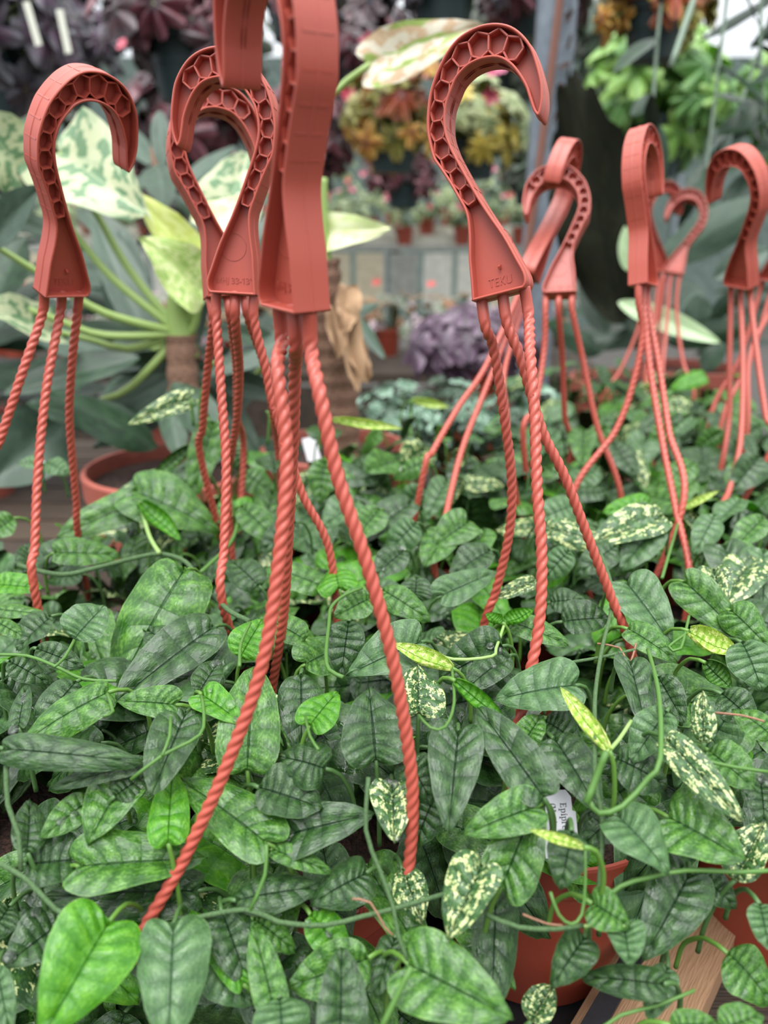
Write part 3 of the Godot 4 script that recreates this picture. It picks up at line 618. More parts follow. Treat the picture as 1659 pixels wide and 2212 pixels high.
# a lobed leaf on a central stalk, or a flower: unit radius, facing +z
func lobed_mesh(lobes: int, depth: float, cup: float, sharp: float, phase: float) -> ArrayMesh:
	var st := SurfaceTool.new()
	st.begin(Mesh.PRIMITIVE_TRIANGLES)
	var n := lobes * 8
	var rings := 4
	for j in rings + 1:
		var q := float(j) / rings
		for i in n + 1:
			var a := TAU * i / n
			var l := pow(absf(cos(a * lobes / 2.0)), sharp)
			var r := q * (1.0 - depth + depth * l) * (0.86 + 0.14 * sin(a + phase)) * (1.0 + 0.03 * sin(i * 2.3))
			var z := cup * q * q + 0.10 * q * l + 0.05 * q * sin(a * 3.0 + phase)
			st.set_uv(Vector2(float(i) / n * lobes, q))
			st.add_vertex(Vector3(cos(a) * r, sin(a) * r, z))
	for j in rings:
		for i in n:
			var a := j * (n + 1) + i
			var b := a + n + 1
			for v in [a, b, a + 1, a + 1, b, b + 1]:
				st.add_index(v)
	st.generate_normals()
	return st.commit()

# colours of a climbing-plant leaf: u across, v from base to tip; dark veins, paler quilted fields, cream splashes where variegated
func leaf_texture(deep: Color, field: Color, pale: Color, vein: Color, splash: Color, amount: float, sd: int, mottle := 0.5) -> ImageTexture:
	var w := 256
	var h := 352
	var im := Image.create(w, h, false, Image.FORMAT_RGB8)
	var n1 := noise_of(sd, 0.016, 2)
	var n2 := noise_of(sd + 7, 0.075, 3)
	var n3 := noise_of(sd + 13, 0.03, 4)
	for y in h:
		var s := float(y) / h
		for x in w:
			var t := absf(2.0 * (x + 0.5) / w - 1.0)
			var q := s * 8.0 + t * 0.9 * 0.32
			var v := absf(fposmod(q + 0.5, 1.0) - 0.5)
			var a := n1.get_noise_2d(x, y * 1.5)
			var b := n2.get_noise_2d(x, y * 1.5)
			var puff := smoothstep(0.03, 0.42, v) * smoothstep(0.02, 0.22, t) * (1.0 - 0.5 * smoothstep(0.7, 1.0, t))
			var c := deep.lerp(field, clampf(0.35 + 0.45 * puff + (a + b * 0.5) * mottle, 0.0, 1.0))
			c = c.lerp(pale, clampf(0.24 * puff + (a * 0.8 + b * 1.3) * mottle - 0.04, 0.0, 0.7))
			c = c.lerp(vein, 0.75 * (1.0 - smoothstep(0.010, 0.035, t)) + 0.20 * (1.0 - smoothstep(0.015, 0.06, v)) * (1.0 - t * 0.7))
			if amount > 0.0:
				var m := n3.get_noise_2d(x * 0.7, y * 0.8 + (300.0 if x > w / 2 else 0.0))
				c = c.lerp(splash, 0.9 * smoothstep(0.30, 0.36, m + b * 0.5 + amount * (0.1 + 0.9 * t)))
			c = c.lerp(pale, 0.4 * smoothstep(0.955, 0.985, t))
			im.set_pixel(x, y, c)
	return ImageTexture.create_from_image(im)

func leaf_relief() -> ImageTexture:
	var w := 256
	var h := 352
	var im := Image.create(w, h, false, Image.FORMAT_R8)
	var n := noise_of(41, 0.05, 3)
	for y in h:
		var s := float(y) / h
		for x in w:
			var t := absf(2.0 * (x + 0.5) / w - 1.0)
			var v := absf(fposmod(s * 8.0 + t * 0.29 + 0.5, 1.0) - 0.5)
			var z := 0.35 + 0.4 * sqrt(v * 2.0) * (1.0 - t * t * 0.7) + 0.07 * n.get_noise_2d(x, y)
			z -= 0.3 * (1.0 - smoothstep(0.0, 0.05, t))
			im.set_pixel(x, y, Color(clampf(z, 0.0, 1.0), 0, 0))
	return ImageTexture.create_from_image(im)

# wet patches with their own outline: smooth where water lies
func wet_map(sd: int) -> ImageTexture:
	var im := Image.create(256, 352, false, Image.FORMAT_R8)
	var n := noise_of(sd, 0.02, 3)
	var g := noise_of(sd + 3, 0.09, 2)
	for y in 352:
		for x in 256:
			var wet := smoothstep(0.24, 0.29, n.get_noise_2d(x, y))
			im.set_pixel(x, y, Color(lerpf(0.92 + 0.16 * g.get_noise_2d(x, y), 0.22, wet), 0, 0))
	return ImageTexture.create_from_image(im)

func leaf_material(tex: Texture2D, relief: Texture2D, wet: Texture2D, rough: float, through: Color) -> StandardMaterial3D:
	var m := plain(Color.WHITE, rough, 0.42)
	m.albedo_texture = tex
	m.roughness_texture = wet
	m.heightmap_enabled = true
	m.heightmap_texture = relief
	m.heightmap_scale = 0.2
	if through.g > 0.5:
		m.backlight_enabled = true
		m.backlight = through
	m.texture_repeat = false
	return m

func make_leaves() -> void:
	var relief := leaf_relief()
	var wet := wet_map(3)
	var c := func(r, g, b): return Color(r / 255.0, g / 255.0, b / 255.0)
	var none := Color.BLACK
	var thru := Color(0.25, 0.34, 0.12)
	leaf_mats = [
		leaf_material(leaf_texture(c.call(23, 47, 18), c.call(40, 70, 30), c.call(70, 96, 50), c.call(14, 32, 18), none, 0.0, 11, 0.4), relief, wet, 0.38, thru),
		leaf_material(leaf_texture(c.call(34, 70, 19), c.call(56, 96, 32), c.call(94, 132, 56), c.call(20, 46, 18), none, 0.0, 22, 0.6), relief, wet, 0.38, thru),
		leaf_material(leaf_texture(c.call(50, 106, 18), c.call(70, 128, 26), c.call(112, 160, 54), c.call(38, 88, 18), none, 0.0, 33, 0.45), relief, wet, 0.38, Color(0.45, 0.6, 0.12)),
		leaf_material(leaf_texture(c.call(28, 58, 25), c.call(46, 80, 36), c.call(88, 118, 62), c.call(20, 44, 22), c.call(196, 200, 140), 0.18, 44, 0.45), relief, wet, 0.38, thru),
		leaf_material(leaf_texture(c.call(46, 74, 41), c.call(64, 96, 54), c.call(92, 122, 74), c.call(32, 58, 36), none, 0.0, 55, 0.35), relief, wet, 0.42, thru),
		leaf_material(leaf_texture(c.call(116, 154, 46), c.call(146, 176, 68), c.call(186, 196, 112), c.call(100, 140, 42), c.call(216, 216, 152), 0.25, 66, 0.5), relief, wet, 0.42, Color(0.5, 0.55, 0.2))]
	for cl in [c.call(84, 122, 46), c.call(64, 96, 48)]:
		petiole_mats.append(plain(cl, 0.45))
	M.stem = [speckled(c.call(46, 72, 38), c.call(80, 106, 64), 0.8, 60.0, 5, 0.03), plain(c.call(68, 106, 40), 0.55), plain(c.call(128, 156, 88), 0.55), speckled(c.call(112, 78, 58), c.call(150, 112, 88), 0.8, 80.0, 6)]
	leaf_forms = [
		[leaf_mesh(HEART, 0.16, 0.22, 0.10, 0.03, 0.1, 0.3), leaf_mesh(HEART, -0.1, 0.35, 0.11, 0.05, -0.15, 1.7), leaf_mesh(HEART, 0.28, 0.12, 0.09, 0.04, 0.05, 2.9)],
		[leaf_mesh(OVATE, 0.14, 0.25, 0.10, 0.03, -0.1, 0.8), leaf_mesh(OVATE, -0.12, 0.4, 0.10, 0.04, 0.2, 2.1), leaf_mesh(OVATE, 0.3, 0.1, 0.08, 0.05, 0.0, 4.0)],
		[leaf_mesh(LONG, 0.12, 0.25, 0.12, 0.025, 0.08, 1.1), leaf_mesh(LONG, -0.08, 0.45, 0.12, 0.04, -0.12, 3.3), leaf_mesh(LONG, 0.22, 0.15, 0.11, 0.03, 0.15, 5.0)],
		[rolled_mesh(0.4), rolled_mesh(2.0)]]

func petiole(b: Vector3, back: Vector3, len: float, r: float) -> ArrayMesh:
	var p := PackedVector3Array([b, b + back * len * 0.3 + Vector3(0, -0.1 * len, 0), b + back * len * 0.55 + Vector3(0, -0.5 * len, 0), b + back * len * 0.6 + Vector3(0, -len, 0)])
	return tube(smooth_path(p, len / 8.0), r, r * 1.15, 7)

func add_leaf(parent: Node3D, origin: Vector3, b: Vector3, tip: Vector3, n: Vector3, w: float, kind: int, form: int, stalked := true) -> void:
	var forms: Array = leaf_forms[form]
	var o := part("leaf", forms[rng.randi() % forms.size()], leaf_mats[kind], parent, blade(b - origin, tip - origin, n, w))
	if stalked and form < 3 and rng.randf() < 0.10:
		var arr: Array = o.mesh.surface_get_arrays(0)
		for i in 3:
			var k: int = rng.randi_range(20, arr[Mesh.ARRAY_VERTEX].size() - 20)
			var q: Vector3 = o.transform * arr[Mesh.ARRAY_VERTEX][k]
			var size := rng.randf_range(0.0012, 0.0030)
			var f := o.transform.basis.z.normalized()
			var x := o.transform.basis.x.normalized()
			part("water_drop", M.drop_mesh, M.water, o, o.transform.affine_inverse() * Transform3D(Basis(x * size, f * size * 0.5, x.cross(f) * size * 1.15), q))
	if not stalked:
		return
	var y := (tip - b).normalized()
	# the stalk is a child of the leaf; it is built in place, so the leaf's own stretch is undone
	var stalk := petiole(b - origin, Vector3(-y.x * 0.7, minf(-y.y, 0.0) - 0.1, -y.z * 0.7 - 0.55), 0.03 + 0.25 * w, 0.0011)
	part("leaf_stalk", stalk, petiole_mats[0 if kind in [1, 2, 5] else 1], o, o.transform.affine_inverse())

# ---------------------------------------------------------------- the hook of a hanging pot
func hook_outline() -> PackedVector2Array:
	var p := PackedVector2Array()
	for i in OUTLINE.size() / 2:
		p.append(Vector2(OUTLINE[2 * i], OUTLINE[2 * i + 1]))
	var out := PackedVector2Array()
	var n := p.size()
	for i in n - 1:
		for k in 3:
			out.append(p[i].cubic_interpolate(p[i + 1], p[maxi(i - 1, 0)], p[mini(i + 2, n - 1)], k / 3.0))
	out.append(p[n - 1])
	out.append(p[n - 1].lerp(p[0], 0.33))
	out.append(p[n - 1].lerp(p[0], 0.66))
	return out

func hook_mesh() -> ArrayMesh:
	var st := SurfaceTool.new()
	st.begin(Mesh.PRIMITIVE_TRIANGLES)
	var c := hook_outline()
	var n := c.size()
	var area := 0.0
	for i in n:
		area += c[i].cross(c[(i + 1) % n])
	var sgn := 1.0 if area > 0 else -1.0
	var inward := []
	for i in n:
		var reach := 3 if i > 4 and i < 84 or i > 100 and i < n - 12 else 1
		var t := (c[(i + reach) % n] - c[(i + n - reach) % n]).normalized()
		inward.append(Vector2(-t.y, t.x) * sgn)
	var w := 0.0015
	var h := 0.009
	var e := 0.0005
	# the flange: a closed profile of [depth into the hook, height across it]
	var prof := [[0, 0.0007], [0, h - e], [e, h], [w - e, h], [w, h - e], [w, -h + e], [w - e, -h], [e, -h], [0, -h + e], [0, -0.0007], [-0.0004, 0]]
	for j in prof.size():
		var a: Array = prof[j]
		var b: Array = prof[(j + 1) % prof.size()]
		var d := Vector2(b[0] - a[0], b[1] - a[1]).normalized()
		var pn := Vector2(-d.y, d.x)
		for i in n:
			var k := (i + 1) % n
			var q := []
			for s in [[i, a], [k, a], [k, b], [i, b]]:
				var u: Vector2 = inward[s[0]]
				var p: Vector2 = c[s[0]] + u * s[1][0]
				q.append([Vector3(p.x, p.y, s[1][1]), Vector3(u.x * pn.x, u.y * pn.x, pn.y)])
			for v in ([0, 2, 1, 0, 3, 2] if sgn > 0 else [0, 1, 2, 0, 2, 3]):
				st.set_normal(q[v][1])
				st.add_vertex(q[v][0])
	# the web between the flanges
	var tri := Geometry2D.triangulate_polygon(c)
	for z in [0.0009, -0.0009]:
		for i in tri.size() / 3:
			for v in ([2, 1, 0] if z > 0 else [0, 1, 2]):
				var p := c[tri[3 * i + v]]
				st.set_normal(Vector3(0, 0, signf(z)))
				st.add_vertex(Vector3(p.x, p.y, z))
	# honeycomb ribs
	var cell := func(j: int, q: float) -> Vector2: return Vector2(CELLS[4 * j], CELLS[4 * j + 1]) + Vector2(CELLS[4 * j + 2], CELLS[4 * j + 3]) * q
	var count := (CELLS.size() / 4 - 1) / 2
	for k in count:
		var j := 2 * k
		var walls := [[cell.call(j, 0.23), cell.call(j + 1, 0.40)], [cell.call(j + 1, 0.40), cell.call(j + 2, 0.23)], [cell.call(j, -0.23), cell.call(j + 1, -0.40)], [cell.call(j + 1, -0.40), cell.call(j + 2, -0.23)]]
		walls.append([cell.call(j, 0.23), cell.call(j, -0.23)])
		if k == count - 1:
			walls.append([cell.call(j + 2, 0.23), cell.call(j + 2, -0.23)])
		# little struts from the cell's points to the flanges
		walls.append([cell.call(j + 1, 0.40), cell.call(j + 1, 0.48)])
		walls.append([cell.call(j + 1, -0.40), cell.call(j + 1, -0.48)])
		for a in walls:
			var m: Vector2 = (a[0] + a[1]) / 2.0
			var d: Vector2 = a[1] - a[0]
			var bs := Basis(Vector3(0, 0, 1), d.angle())
			box(st, Vector3(d.length() + 0.0008, 0.0011, 0.0132), Transform3D(bs, Vector3(m.x, m.y, 0)))
			box(st, Vector3(d.length() + 0.0006, 0.0006, 0.0140), Transform3D(bs, Vector3(m.x, m.y, 0)))
	# a fillet floor inside the cells and the sprue mark near the base
	var nub := Transform3D(Basis(Vector3(1, 0, 0), 0.5), Vector3(0.001, 0.0165, 0.0022))
	box(st, Vector3(0.0014, 0.0016, 0.0030), nub)
	# the round mould mark on the back and a short bar beside it
	for i in 40:
		var a := TAU * (i + 0.5) / 40
		box(st, Vector3(0.00035, 0.0015, 0.0004), Transform3D(Basis(Vector3(0, 0, 1), a), Vector3(0.0012 + cos(a) * 0.0085, 0.030 + sin(a) * 0.0085, -0.0010)))
	return st.commit()

func word(t: String, size: float, serif: bool, depth: float) -> TextMesh:
	var m := TextMesh.new()
	var f := SystemFont.new()
	f.font_names = PackedStringArray(["Droid Serif" if serif else "Droid Sans"])
	m.font = f
	m.font_size = 32
	m.pixel_size = size / 32.0
	m.depth = depth
	m.text = t
	return m

func make_hanger(root: Node3D, origin: Vector3, key: String, hook: ArrayMesh, front: TextMesh, back: TextMesh) -> void:
	var d: Dictionary = HANGERS[key]
	var t: Array = d.turn
	var at := Transform3D(Basis(vec(t, 0), vec(t, 3), vec(t, 6)), vec(d.at, 0) - origin)
	var h := part("hook", hook, M.clay, root, at)
	part("raised_lettering", front, M.clay, h, Transform3D(Basis(), Vector3(0, 0.0085, 0.0009)))
	part("raised_lettering", back, M.clay, h, Transform3D(Basis(Vector3.UP, PI), Vector3(0.0005, 0.009, -0.0009)))
	for s in d.strands:
		var p := PackedVector3Array()
		for i in s.size() / 3:
			p.append(vec(s, 3 * i) - origin)
		var near: bool = -d.at[2] < 0.6
		var cord := part("cord", tube(smooth_path(p, 0.0012 if near else 0.0022), 0.0034, 0.0031, 20 if near else 12, true), M.clay, root)
		# a small moulded pip part of the way down
		var path := smooth_path(p, 0.01)
		var q := path[mini(7, path.size() - 1)]
		var pip := CylinderMesh.new()
		pip.top_radius = 0.0012
		pip.bottom_radius = 0.0013
		pip.height = 0.0012
		pip.radial_segments = 12
		part("pip", pip, M.clay, cord, Transform3D(Basis(at.basis.x, at.basis.z, -at.basis.y).orthonormalized(), q + at.basis.z * 0.0024 * signf(at.basis.z.z)))

# ---------------------------------------------------------------- scene
func _ready() -> void:
	var cam := Camera3D.new()
	cam.name = "camera"
	cam.position = CAM
	cam.rotation_degrees = Vector3(-20.5, 0, 0)
	cam.fov = rad_to_deg(2.0 * atan(1106.0 / 1600.0))
	cam.near = 0.02
	cam.far = 100.0
	add_child(cam)
	var env := Environment.new()
	env.background_mode = Environment.BG_SKY
	env.tonemap_mode = Environment.TONE_MAPPER_LINEAR
	env.tonemap_exposure = 1.6
	env.sdfgi_enabled = true
	env.ssao_enabled = true
	env.ssil_enabled = true
	var skym := ProceduralSkyMaterial.new()
	skym.sky_top_color = Color(0.98, 0.99, 1.0)
	skym.sky_horizon_color = Color(0.52, 0.54, 0.56)
	skym.sky_curve = 0.5
	skym.ground_bottom_color = Color(0.25, 0.25, 0.24)
	skym.ground_horizon_color = Color(0.6, 0.62, 0.62)
	skym.sky_energy_multiplier = 1.35
	var sky := Sky.new()
	sky.sky_material = skym
	env.sky = sky
	var we := WorldEnvironment.new()
	we.name = "daylight"
	we.environment = env
	var lens := CameraAttributesPhysical.new()
	lens.frustum_focal_length = 25.3
	lens.frustum_focus_distance = 0.42
	lens.exposure_aperture = 4.7
	we.camera_attributes = lens
	add_child(we)
	# bright overcast sun through the plastic roof, very soft
	var sun := DirectionalLight3D.new()
	sun.name = "veiled_sun"
	sun.light_energy = 0.9
	sun.light_angular_distance = 50.0
	sun.shadow_enabled = true
	sun.sky_mode = DirectionalLight3D.SKY_MODE_LIGHT_ONLY
	add_child(sun)
	sun.rotation_degrees = Vector3(-72, -15, 0)

	rng.seed = 7
	M.clay = plain(Color(0.645, 0.29, 0.235), 0.40)
	M.pot = plain(Color(0.55, 0.235, 0.165), 0.42)
	M.bigpot = speckled(Color(0.58, 0.30, 0.25), Color(0.66, 0.36, 0.30), 0.6, 9.0, 71)
	M.soil = speckled(Color(0.10, 0.07, 0.055), Color(0.36, 0.25, 0.20), 0.95, 14.0, 72, 0.5)
	M.black = speckled(Color(0.06, 0.06, 0.07), Color(0.11, 0.11, 0.12), 0.5, 25.0, 73)
	M.white = plain(Color(0.90, 0.90, 0.92), 0.35)
	M.ink = plain(Color(0.03, 0.03, 0.04), 0.6)
	var bead := SphereMesh.new()
	bead.radius = 1.0
	bead.height = 2.0
	bead.radial_segments = 14
	bead.rings = 7
	M.drop_mesh = bead
	M.water = plain(Color(1, 1, 1, 0.02), 0.02)
	M.water.transparency = BaseMaterial3D.TRANSPARENCY_ALPHA
	M.water.refraction_enabled = true
	M.water.refraction_scale = 0.033
	make_leaves()
	build_place()
	build_bench()
	build_hanging_pots()
	build_potted_plants()
	build_baskets()
	build_far_benches()
	build_upper_foliage()

func build_place() -> void:
	structure("floor", box_mesh(Vector3(16, 0.1, 18)), speckled(Color(0.16, 0.15, 0.14), Color(0.28, 0.27, 0.25), 0.9, 1.5, 81, 0.4), Vector3(0, -0.05, -5))
	# the end wall: pale translucent sheet on a frame
	structure("wall_back", box_mesh(Vector3(16, 3.4, 0.04)), speckled(Color(0.24, 0.29, 0.27), Color(0.40, 0.46, 0.43), 0.8, 1.2, 83), Vector3(0, 1.7, -11))
	for i in 9:
		structure("trim_%d" % (i + 1), box_mesh(Vector3(0.05, 3.4, 0.06)), plain(Color(0.45, 0.48, 0.5), 0.5), Vector3(-8 + i * 2.0, 1.7, -10.93))

func build_bench() -> void:
	var wood := []
	for i in 4:
		wood.append(speckled(Color(0.20, 0.16, 0.12).darkened(0.07 * i), Color(0.34, 0.27, 0.21).darkened(0.07 * i), 0.85, 3.0, 90 + i, 0.1))
		wood[i].uv1_scale = Vector3(2.0, 26.0, 26.0)
	var b := thing("bench", "long weathered wooden slatted bench under the pots", "bench", Vector3(0, 0, -1.1))
	var slat := box_mesh(Vector3(2.6, 0.022, 0.085))
	for i in 19:
		part("slat", slat, wood[i % 4], b, Transform3D(Basis(), Vector3(0.15, BENCH - 0.011, 1.02 - i * 0.095)))
	for x in [-1.0, 0.1, 1.3]:
		part("beam", box_mesh(Vector3(0.05, 0.09, 1.8)), wood[1], b, Transform3D(Basis(), Vector3(x, BENCH - 0.067, 0.17)))
		for z in [-0.65, 0.17, 1.0]:
			part("leg", box_mesh(Vector3(0.06, BENCH - 0.11, 0.06)), wood[2], b, Transform3D(Basis(), Vector3(x, (BENCH - 0.11) / 2.0, z)))
	# a loose block of pale wood and the black tray the labelled pot stands in
	var turn := Basis(Vector3.UP, deg_to_rad(50))
	var pale := speckled(Color(0.56, 0.43, 0.31), Color(0.64, 0.50, 0.38), 0.7, 4.0, 97, 0.04)
	pale.uv1_scale = Vector3(3, 40, 40)
	var k := thing("wooden_block", "pale knotty wooden board lying beside the black plastic tray", "board", Vector3(0.197, BENCH, -0.37))
	part("board", box_mesh(Vector3(0.20, 0.03, 0.06)), pale, k, Transform3D(turn, Vector3(0, 0.0152, 0)))
	var t := thing("plant_tray", "black plastic carrying tray under the pot with the printed label", "tray", Vector3(0.112, BENCH, -0.415))
	part("tray_floor", box_mesh(Vector3(0.30, 0.003, 0.15)), M.black, t, Transform3D(turn, Vector3(0, 0.002, 0)))
	for s in [-1, 1]:
		var wall := SurfaceTool.new()
		wall.begin(Mesh.PRIMITIVE_TRIANGLES)
		var z: float = 0.076 * s
		box(wall, Vector3(0.30, 0.020, 0.0025), Transform3D(turn, turn * Vector3(0, 0.012, z)))
		box(wall, Vector3(0.30, 0.016, 0.0025), Transform3D(turn, turn * Vector3(0, 0.050, z * 1.04)))
		for i in 7:
			box(wall, Vector3(0.014, 0.03, 0.0025), Transform3D(turn, turn * Vector3(-0.142 + i * 0.0474, 0.032, z * 1.02)))
		box(wall, Vector3(0.306, 0.003, 0.012), Transform3D(turn, turn * Vector3(0, 0.059, z * 1.08)))
		part("tray_side", wall.commit(), M.black, t)
		part("tray_end", box_mesh(Vector3(0.0025, 0.056, 0.15), Transform3D(turn, turn * Vector3(0.15 * s, 0.03, 0))), M.black, t)

func build_hanging_pots() -> void:
	pot_mesh = lathe([Vector2(0.0, 0.0), Vector2(0.060, 0.0), Vector2(0.0625, 0.003), Vector2(0.077, 0.118), Vector2(0.0825, 0.119), Vector2(0.0835, 0.121), Vector2(0.0855, 0.143), Vector2(0.085, 0.145), Vector2(0.083, 0.145), Vector2(0.0825, 0.143), Vector2(0.078, 0.122), Vector2(0.077, 0.118)], 64)
	soil_mesh = lathe([Vector2(0.0785, 0.126), Vector2(0.05, 0.130), Vector2(0.0, 0.132)], 40)
	var hook := hook_mesh()
	var front := word("TEKU", 0.0062, false, 0.0009)
	var back := word("MHJ 33-13\"", 0.0050, false, 0.0009)
	for key in POTS:
		var base := Vector3(POTS[key][0], BENCH + (0.004 if key == "H4" else 0.0005), POTS[key][1])
		var root := thing("hanging_pot", LABELS[key], "potted plant", base, "hanging pots on the bench")
		part("pot", pot_mesh, M.pot, root)
		part("soil", soil_mesh, M.soil, root)
		if HANGERS.has(key):
			make_hanger(root, base, key, hook, front, back)
		for r in LEAVES.get(key, []):
			add_leaf(root, base, vec(r, 0), vec(r, 3), vec(r, 6), r[9], r[10], r[11])
		for r in STEMS.get(key, []):
			var p := PackedVector3Array()
			for i in (r.size() - 2) / 3:
				p.append(vec(r, 2 + 3 * i) - base)
			part("stem", tube(smooth_path(p, 0.006), r[0], r[0] * 0.9, 9), M.stem[r[1]], root)
		fill_pot(root, base, key)
	make_label()

# leaves of the mound under and behind the ones traced singly
func fill_pot(root: Node3D, base: Vector3, key: String) -> void:
	var far: bool = -base.z > 0.6
	var n := 150 if key in ["H1", "H3", "X3", "X1"] else 112 if not far else 95
	var kinds := [0, 0, 0, 0, 1, 1, 1, 4, 4, 3, 2]
	for i in n:
		var a := rng.randf() * TAU
		var r := sqrt(rng.randf()) * 0.15
		var out := Vector3(cos(a), 0, sin(a))
		if out.z * r > (0.030 if key == "H4" else 0.112 if key in ["H3", "X3", "X1"] else 0.2):
			continue
		var u := pow(rng.randf(), 1.4)
		var lift := 0.02 + (0.078 if not far else 0.13) * u * (1.0 - r * r / 0.05)
		var p := Vector3(base.x, RIM + lift, base.z) + out * r
		if p.z > -0.345 and p.y > 0.95:
			continue
		var l := rng.randf_range(0.040, 0.074) if not far else rng.randf_range(0.036, 0.068)
		var dir := (out + Vector3(rng.randf_range(-0.7, 0.7), rng.randf_range(-0.9, 0.15), rng.randf_range(-0.5, 0.7 if not key in ["H3", "H4", "X1", "X3"] else 0.25))).normalized()
		var facing := Vector3(rng.randf_range(-0.35, 0.35), 1.0, rng.randf_range(-0.1, 0.9))
		add_leaf(root, base, p, p + dir * l, facing, l * rng.randf_range(0.5, 0.75), kinds[rng.randi() % kinds.size()], [0, 1, 1, 2][rng.randi() % 4], u > 0.5)
	# runners that hang over the front of the bench
	if key in ["H3", "X3"]:
		for i in 50:
			var p := base + Vector3(rng.randf_range(-0.17, 0.09), rng.randf_range(0.02, 0.12), rng.randf_range(0.075, 0.10))
			var l := rng.randf_range(0.045, 0.07)
			add_leaf(root, base, p, p + Vector3(rng.randf_range(-0.6, 0.6), rng.randf_range(-1.0, -0.2), rng.randf_range(-0.1, 0.4)).normalized() * l, Vector3(rng.randf_range(-0.4, 0.4), 0.7, 1.0), l * 0.6, [0, 0, 0, 1][rng.randi() % 4], [1, 2][rng.randi() % 2])

func make_label() -> void:
	var o := thing("plant_label", "white plastic plant label with black serif print tucked among the leaves", "label", Vector3(0.0885, 0.9527, -0.2744))
	var w := 0.0168
	var shape := PackedVector2Array([Vector2(-w / 2, 0.013), Vector2(w / 2, 0.013), Vector2(w / 2, 0.034), Vector2(w / 2 - 0.0016, 0.0345), Vector2(w / 2 - 0.0016, 0.041), Vector2(w / 2 - 0.004, 0.0445), Vector2(-w / 2 + 0.004, 0.0445), Vector2(-w / 2 + 0.0016, 0.041), Vector2(-w / 2 + 0.0016, 0.0345), Vector2(-w / 2, 0.034)])
	var st := SurfaceTool.new()
	st.begin(Mesh.PRIMITIVE_TRIANGLES)
	var tri := Geometry2D.triangulate_polygon(shape)
	for z in [0.0004, -0.0004]:
		for i in tri.size():
			var v := shape[tri[tri.size() - 1 - i] if z > 0 else tri[i]]
			st.set_normal(Vector3(0, 0, signf(z)))
			st.add_vertex(Vector3(v.x, v.y, z))
	for i in shape.size():
		var a := shape[i]
		var b := shape[(i + 1) % shape.size()]
		var d := (b - a).normalized()
		for v in [[a, 0.0004], [b, -0.0004], [b, 0.0004], [a, 0.0004], [a, -0.0004], [b, -0.0004]]:
			st.set_normal(Vector3(d.y, -d.x, 0))
			st.add_vertex(Vector3(v[0].x, v[0].y, v[1]))
	var tilt := Basis(Vector3.RIGHT, deg_to_rad(-32)) * Basis(Vector3(0, 0, 1), deg_to_rad(3))
	var s := part("label_strip", st.commit(), M.white, o, Transform3D(tilt, Vector3.ZERO))
	var lines := [["Epipremnum", 0.0024], ["(Variegated", -0.0030]]
	for l in lines:
		var t := word(l[0], 0.0040, true, 0.0002)
		t.horizontal_alignment = HORIZONTAL_ALIGNMENT_LEFT
		part("printed_line", t, M.ink, s, Transform3D(Basis(Vector3(0, 0, 1), -PI / 2), Vector3(l[1], 0.0385, 0.0005)))

# ---------------------------------------------------------------- plants behind the bench's vines
func flat_leaf_texture(base: Color, blotch: Color, blotch2: Color, cover: float, sd: int, stretch: float, vein: Color) -> ImageTexture:
	var w := 160
	var h := 224
	var im := Image.create(w, h, false, Image.FORMAT_RGB8)
	var n1 := noise_of(sd, 0.03, 4)
	var n2 := noise_of(sd + 5, 0.018, 3)
	for y in h:
		for x in w:
			var t := absf(2.0 * (x + 0.5) / w - 1.0)
			var s := float(y) / h
			var q := n1.get_noise_2d(x * stretch, y)
			var c := base.lerp(blotch, smoothstep(-0.06, 0.06, q + cover))
			c = c.lerp(blotch2, smoothstep(0.12, 0.22, n2.get_noise_2d(x, y * stretch) + cover * 0.3) * 0.8)
			var v := absf(fposmod(s * 7.0 + t * 0.3 + 0.5, 1.0) - 0.5)
			c = c.lerp(vein, 0.7 * (1.0 - smoothstep(0.012, 0.035, t)) + 0.22 * (1.0 - smoothstep(0.0, 0.07, v)))
			im.set_pixel(x, y, c)
	return ImageTexture.create_from_image(im)

func big_material(t: Texture2D, rough: float, through: Color) -> StandardMaterial3D:
	var m := plain(Color.WHITE, rough)
	m.albedo_texture = t
	m.metallic_specular = 0.2 if rough > 0.7 else 0.5
	if through.g > 0.3:
		m.backlight_enabled = true
		m.backlight = through
	m.texture_repeat = false
	return m

func clay_pot(root: Node3D, r: float, h: float, m: Material) -> void:
	part("pot", lathe([Vector2(0.0, 0.0), Vector2(r * 0.72, 0.0), Vector2(r * 0.92, h * 0.84), Vector2(r, h * 0.845), Vector2(r * 1.01, h * 0.99), Vector2(r, h), Vector2(r * 0.95, h), Vector2(r * 0.93, h * 0.95), Vector2(r * 0.86, h * 0.5)], 56), m, root)
	part("soil", lathe([Vector2(r * 0.925, h * 0.90), Vector2(r * 0.6, h * 0.915), Vector2(0.0, h * 0.92)], 40), M.soil, root)

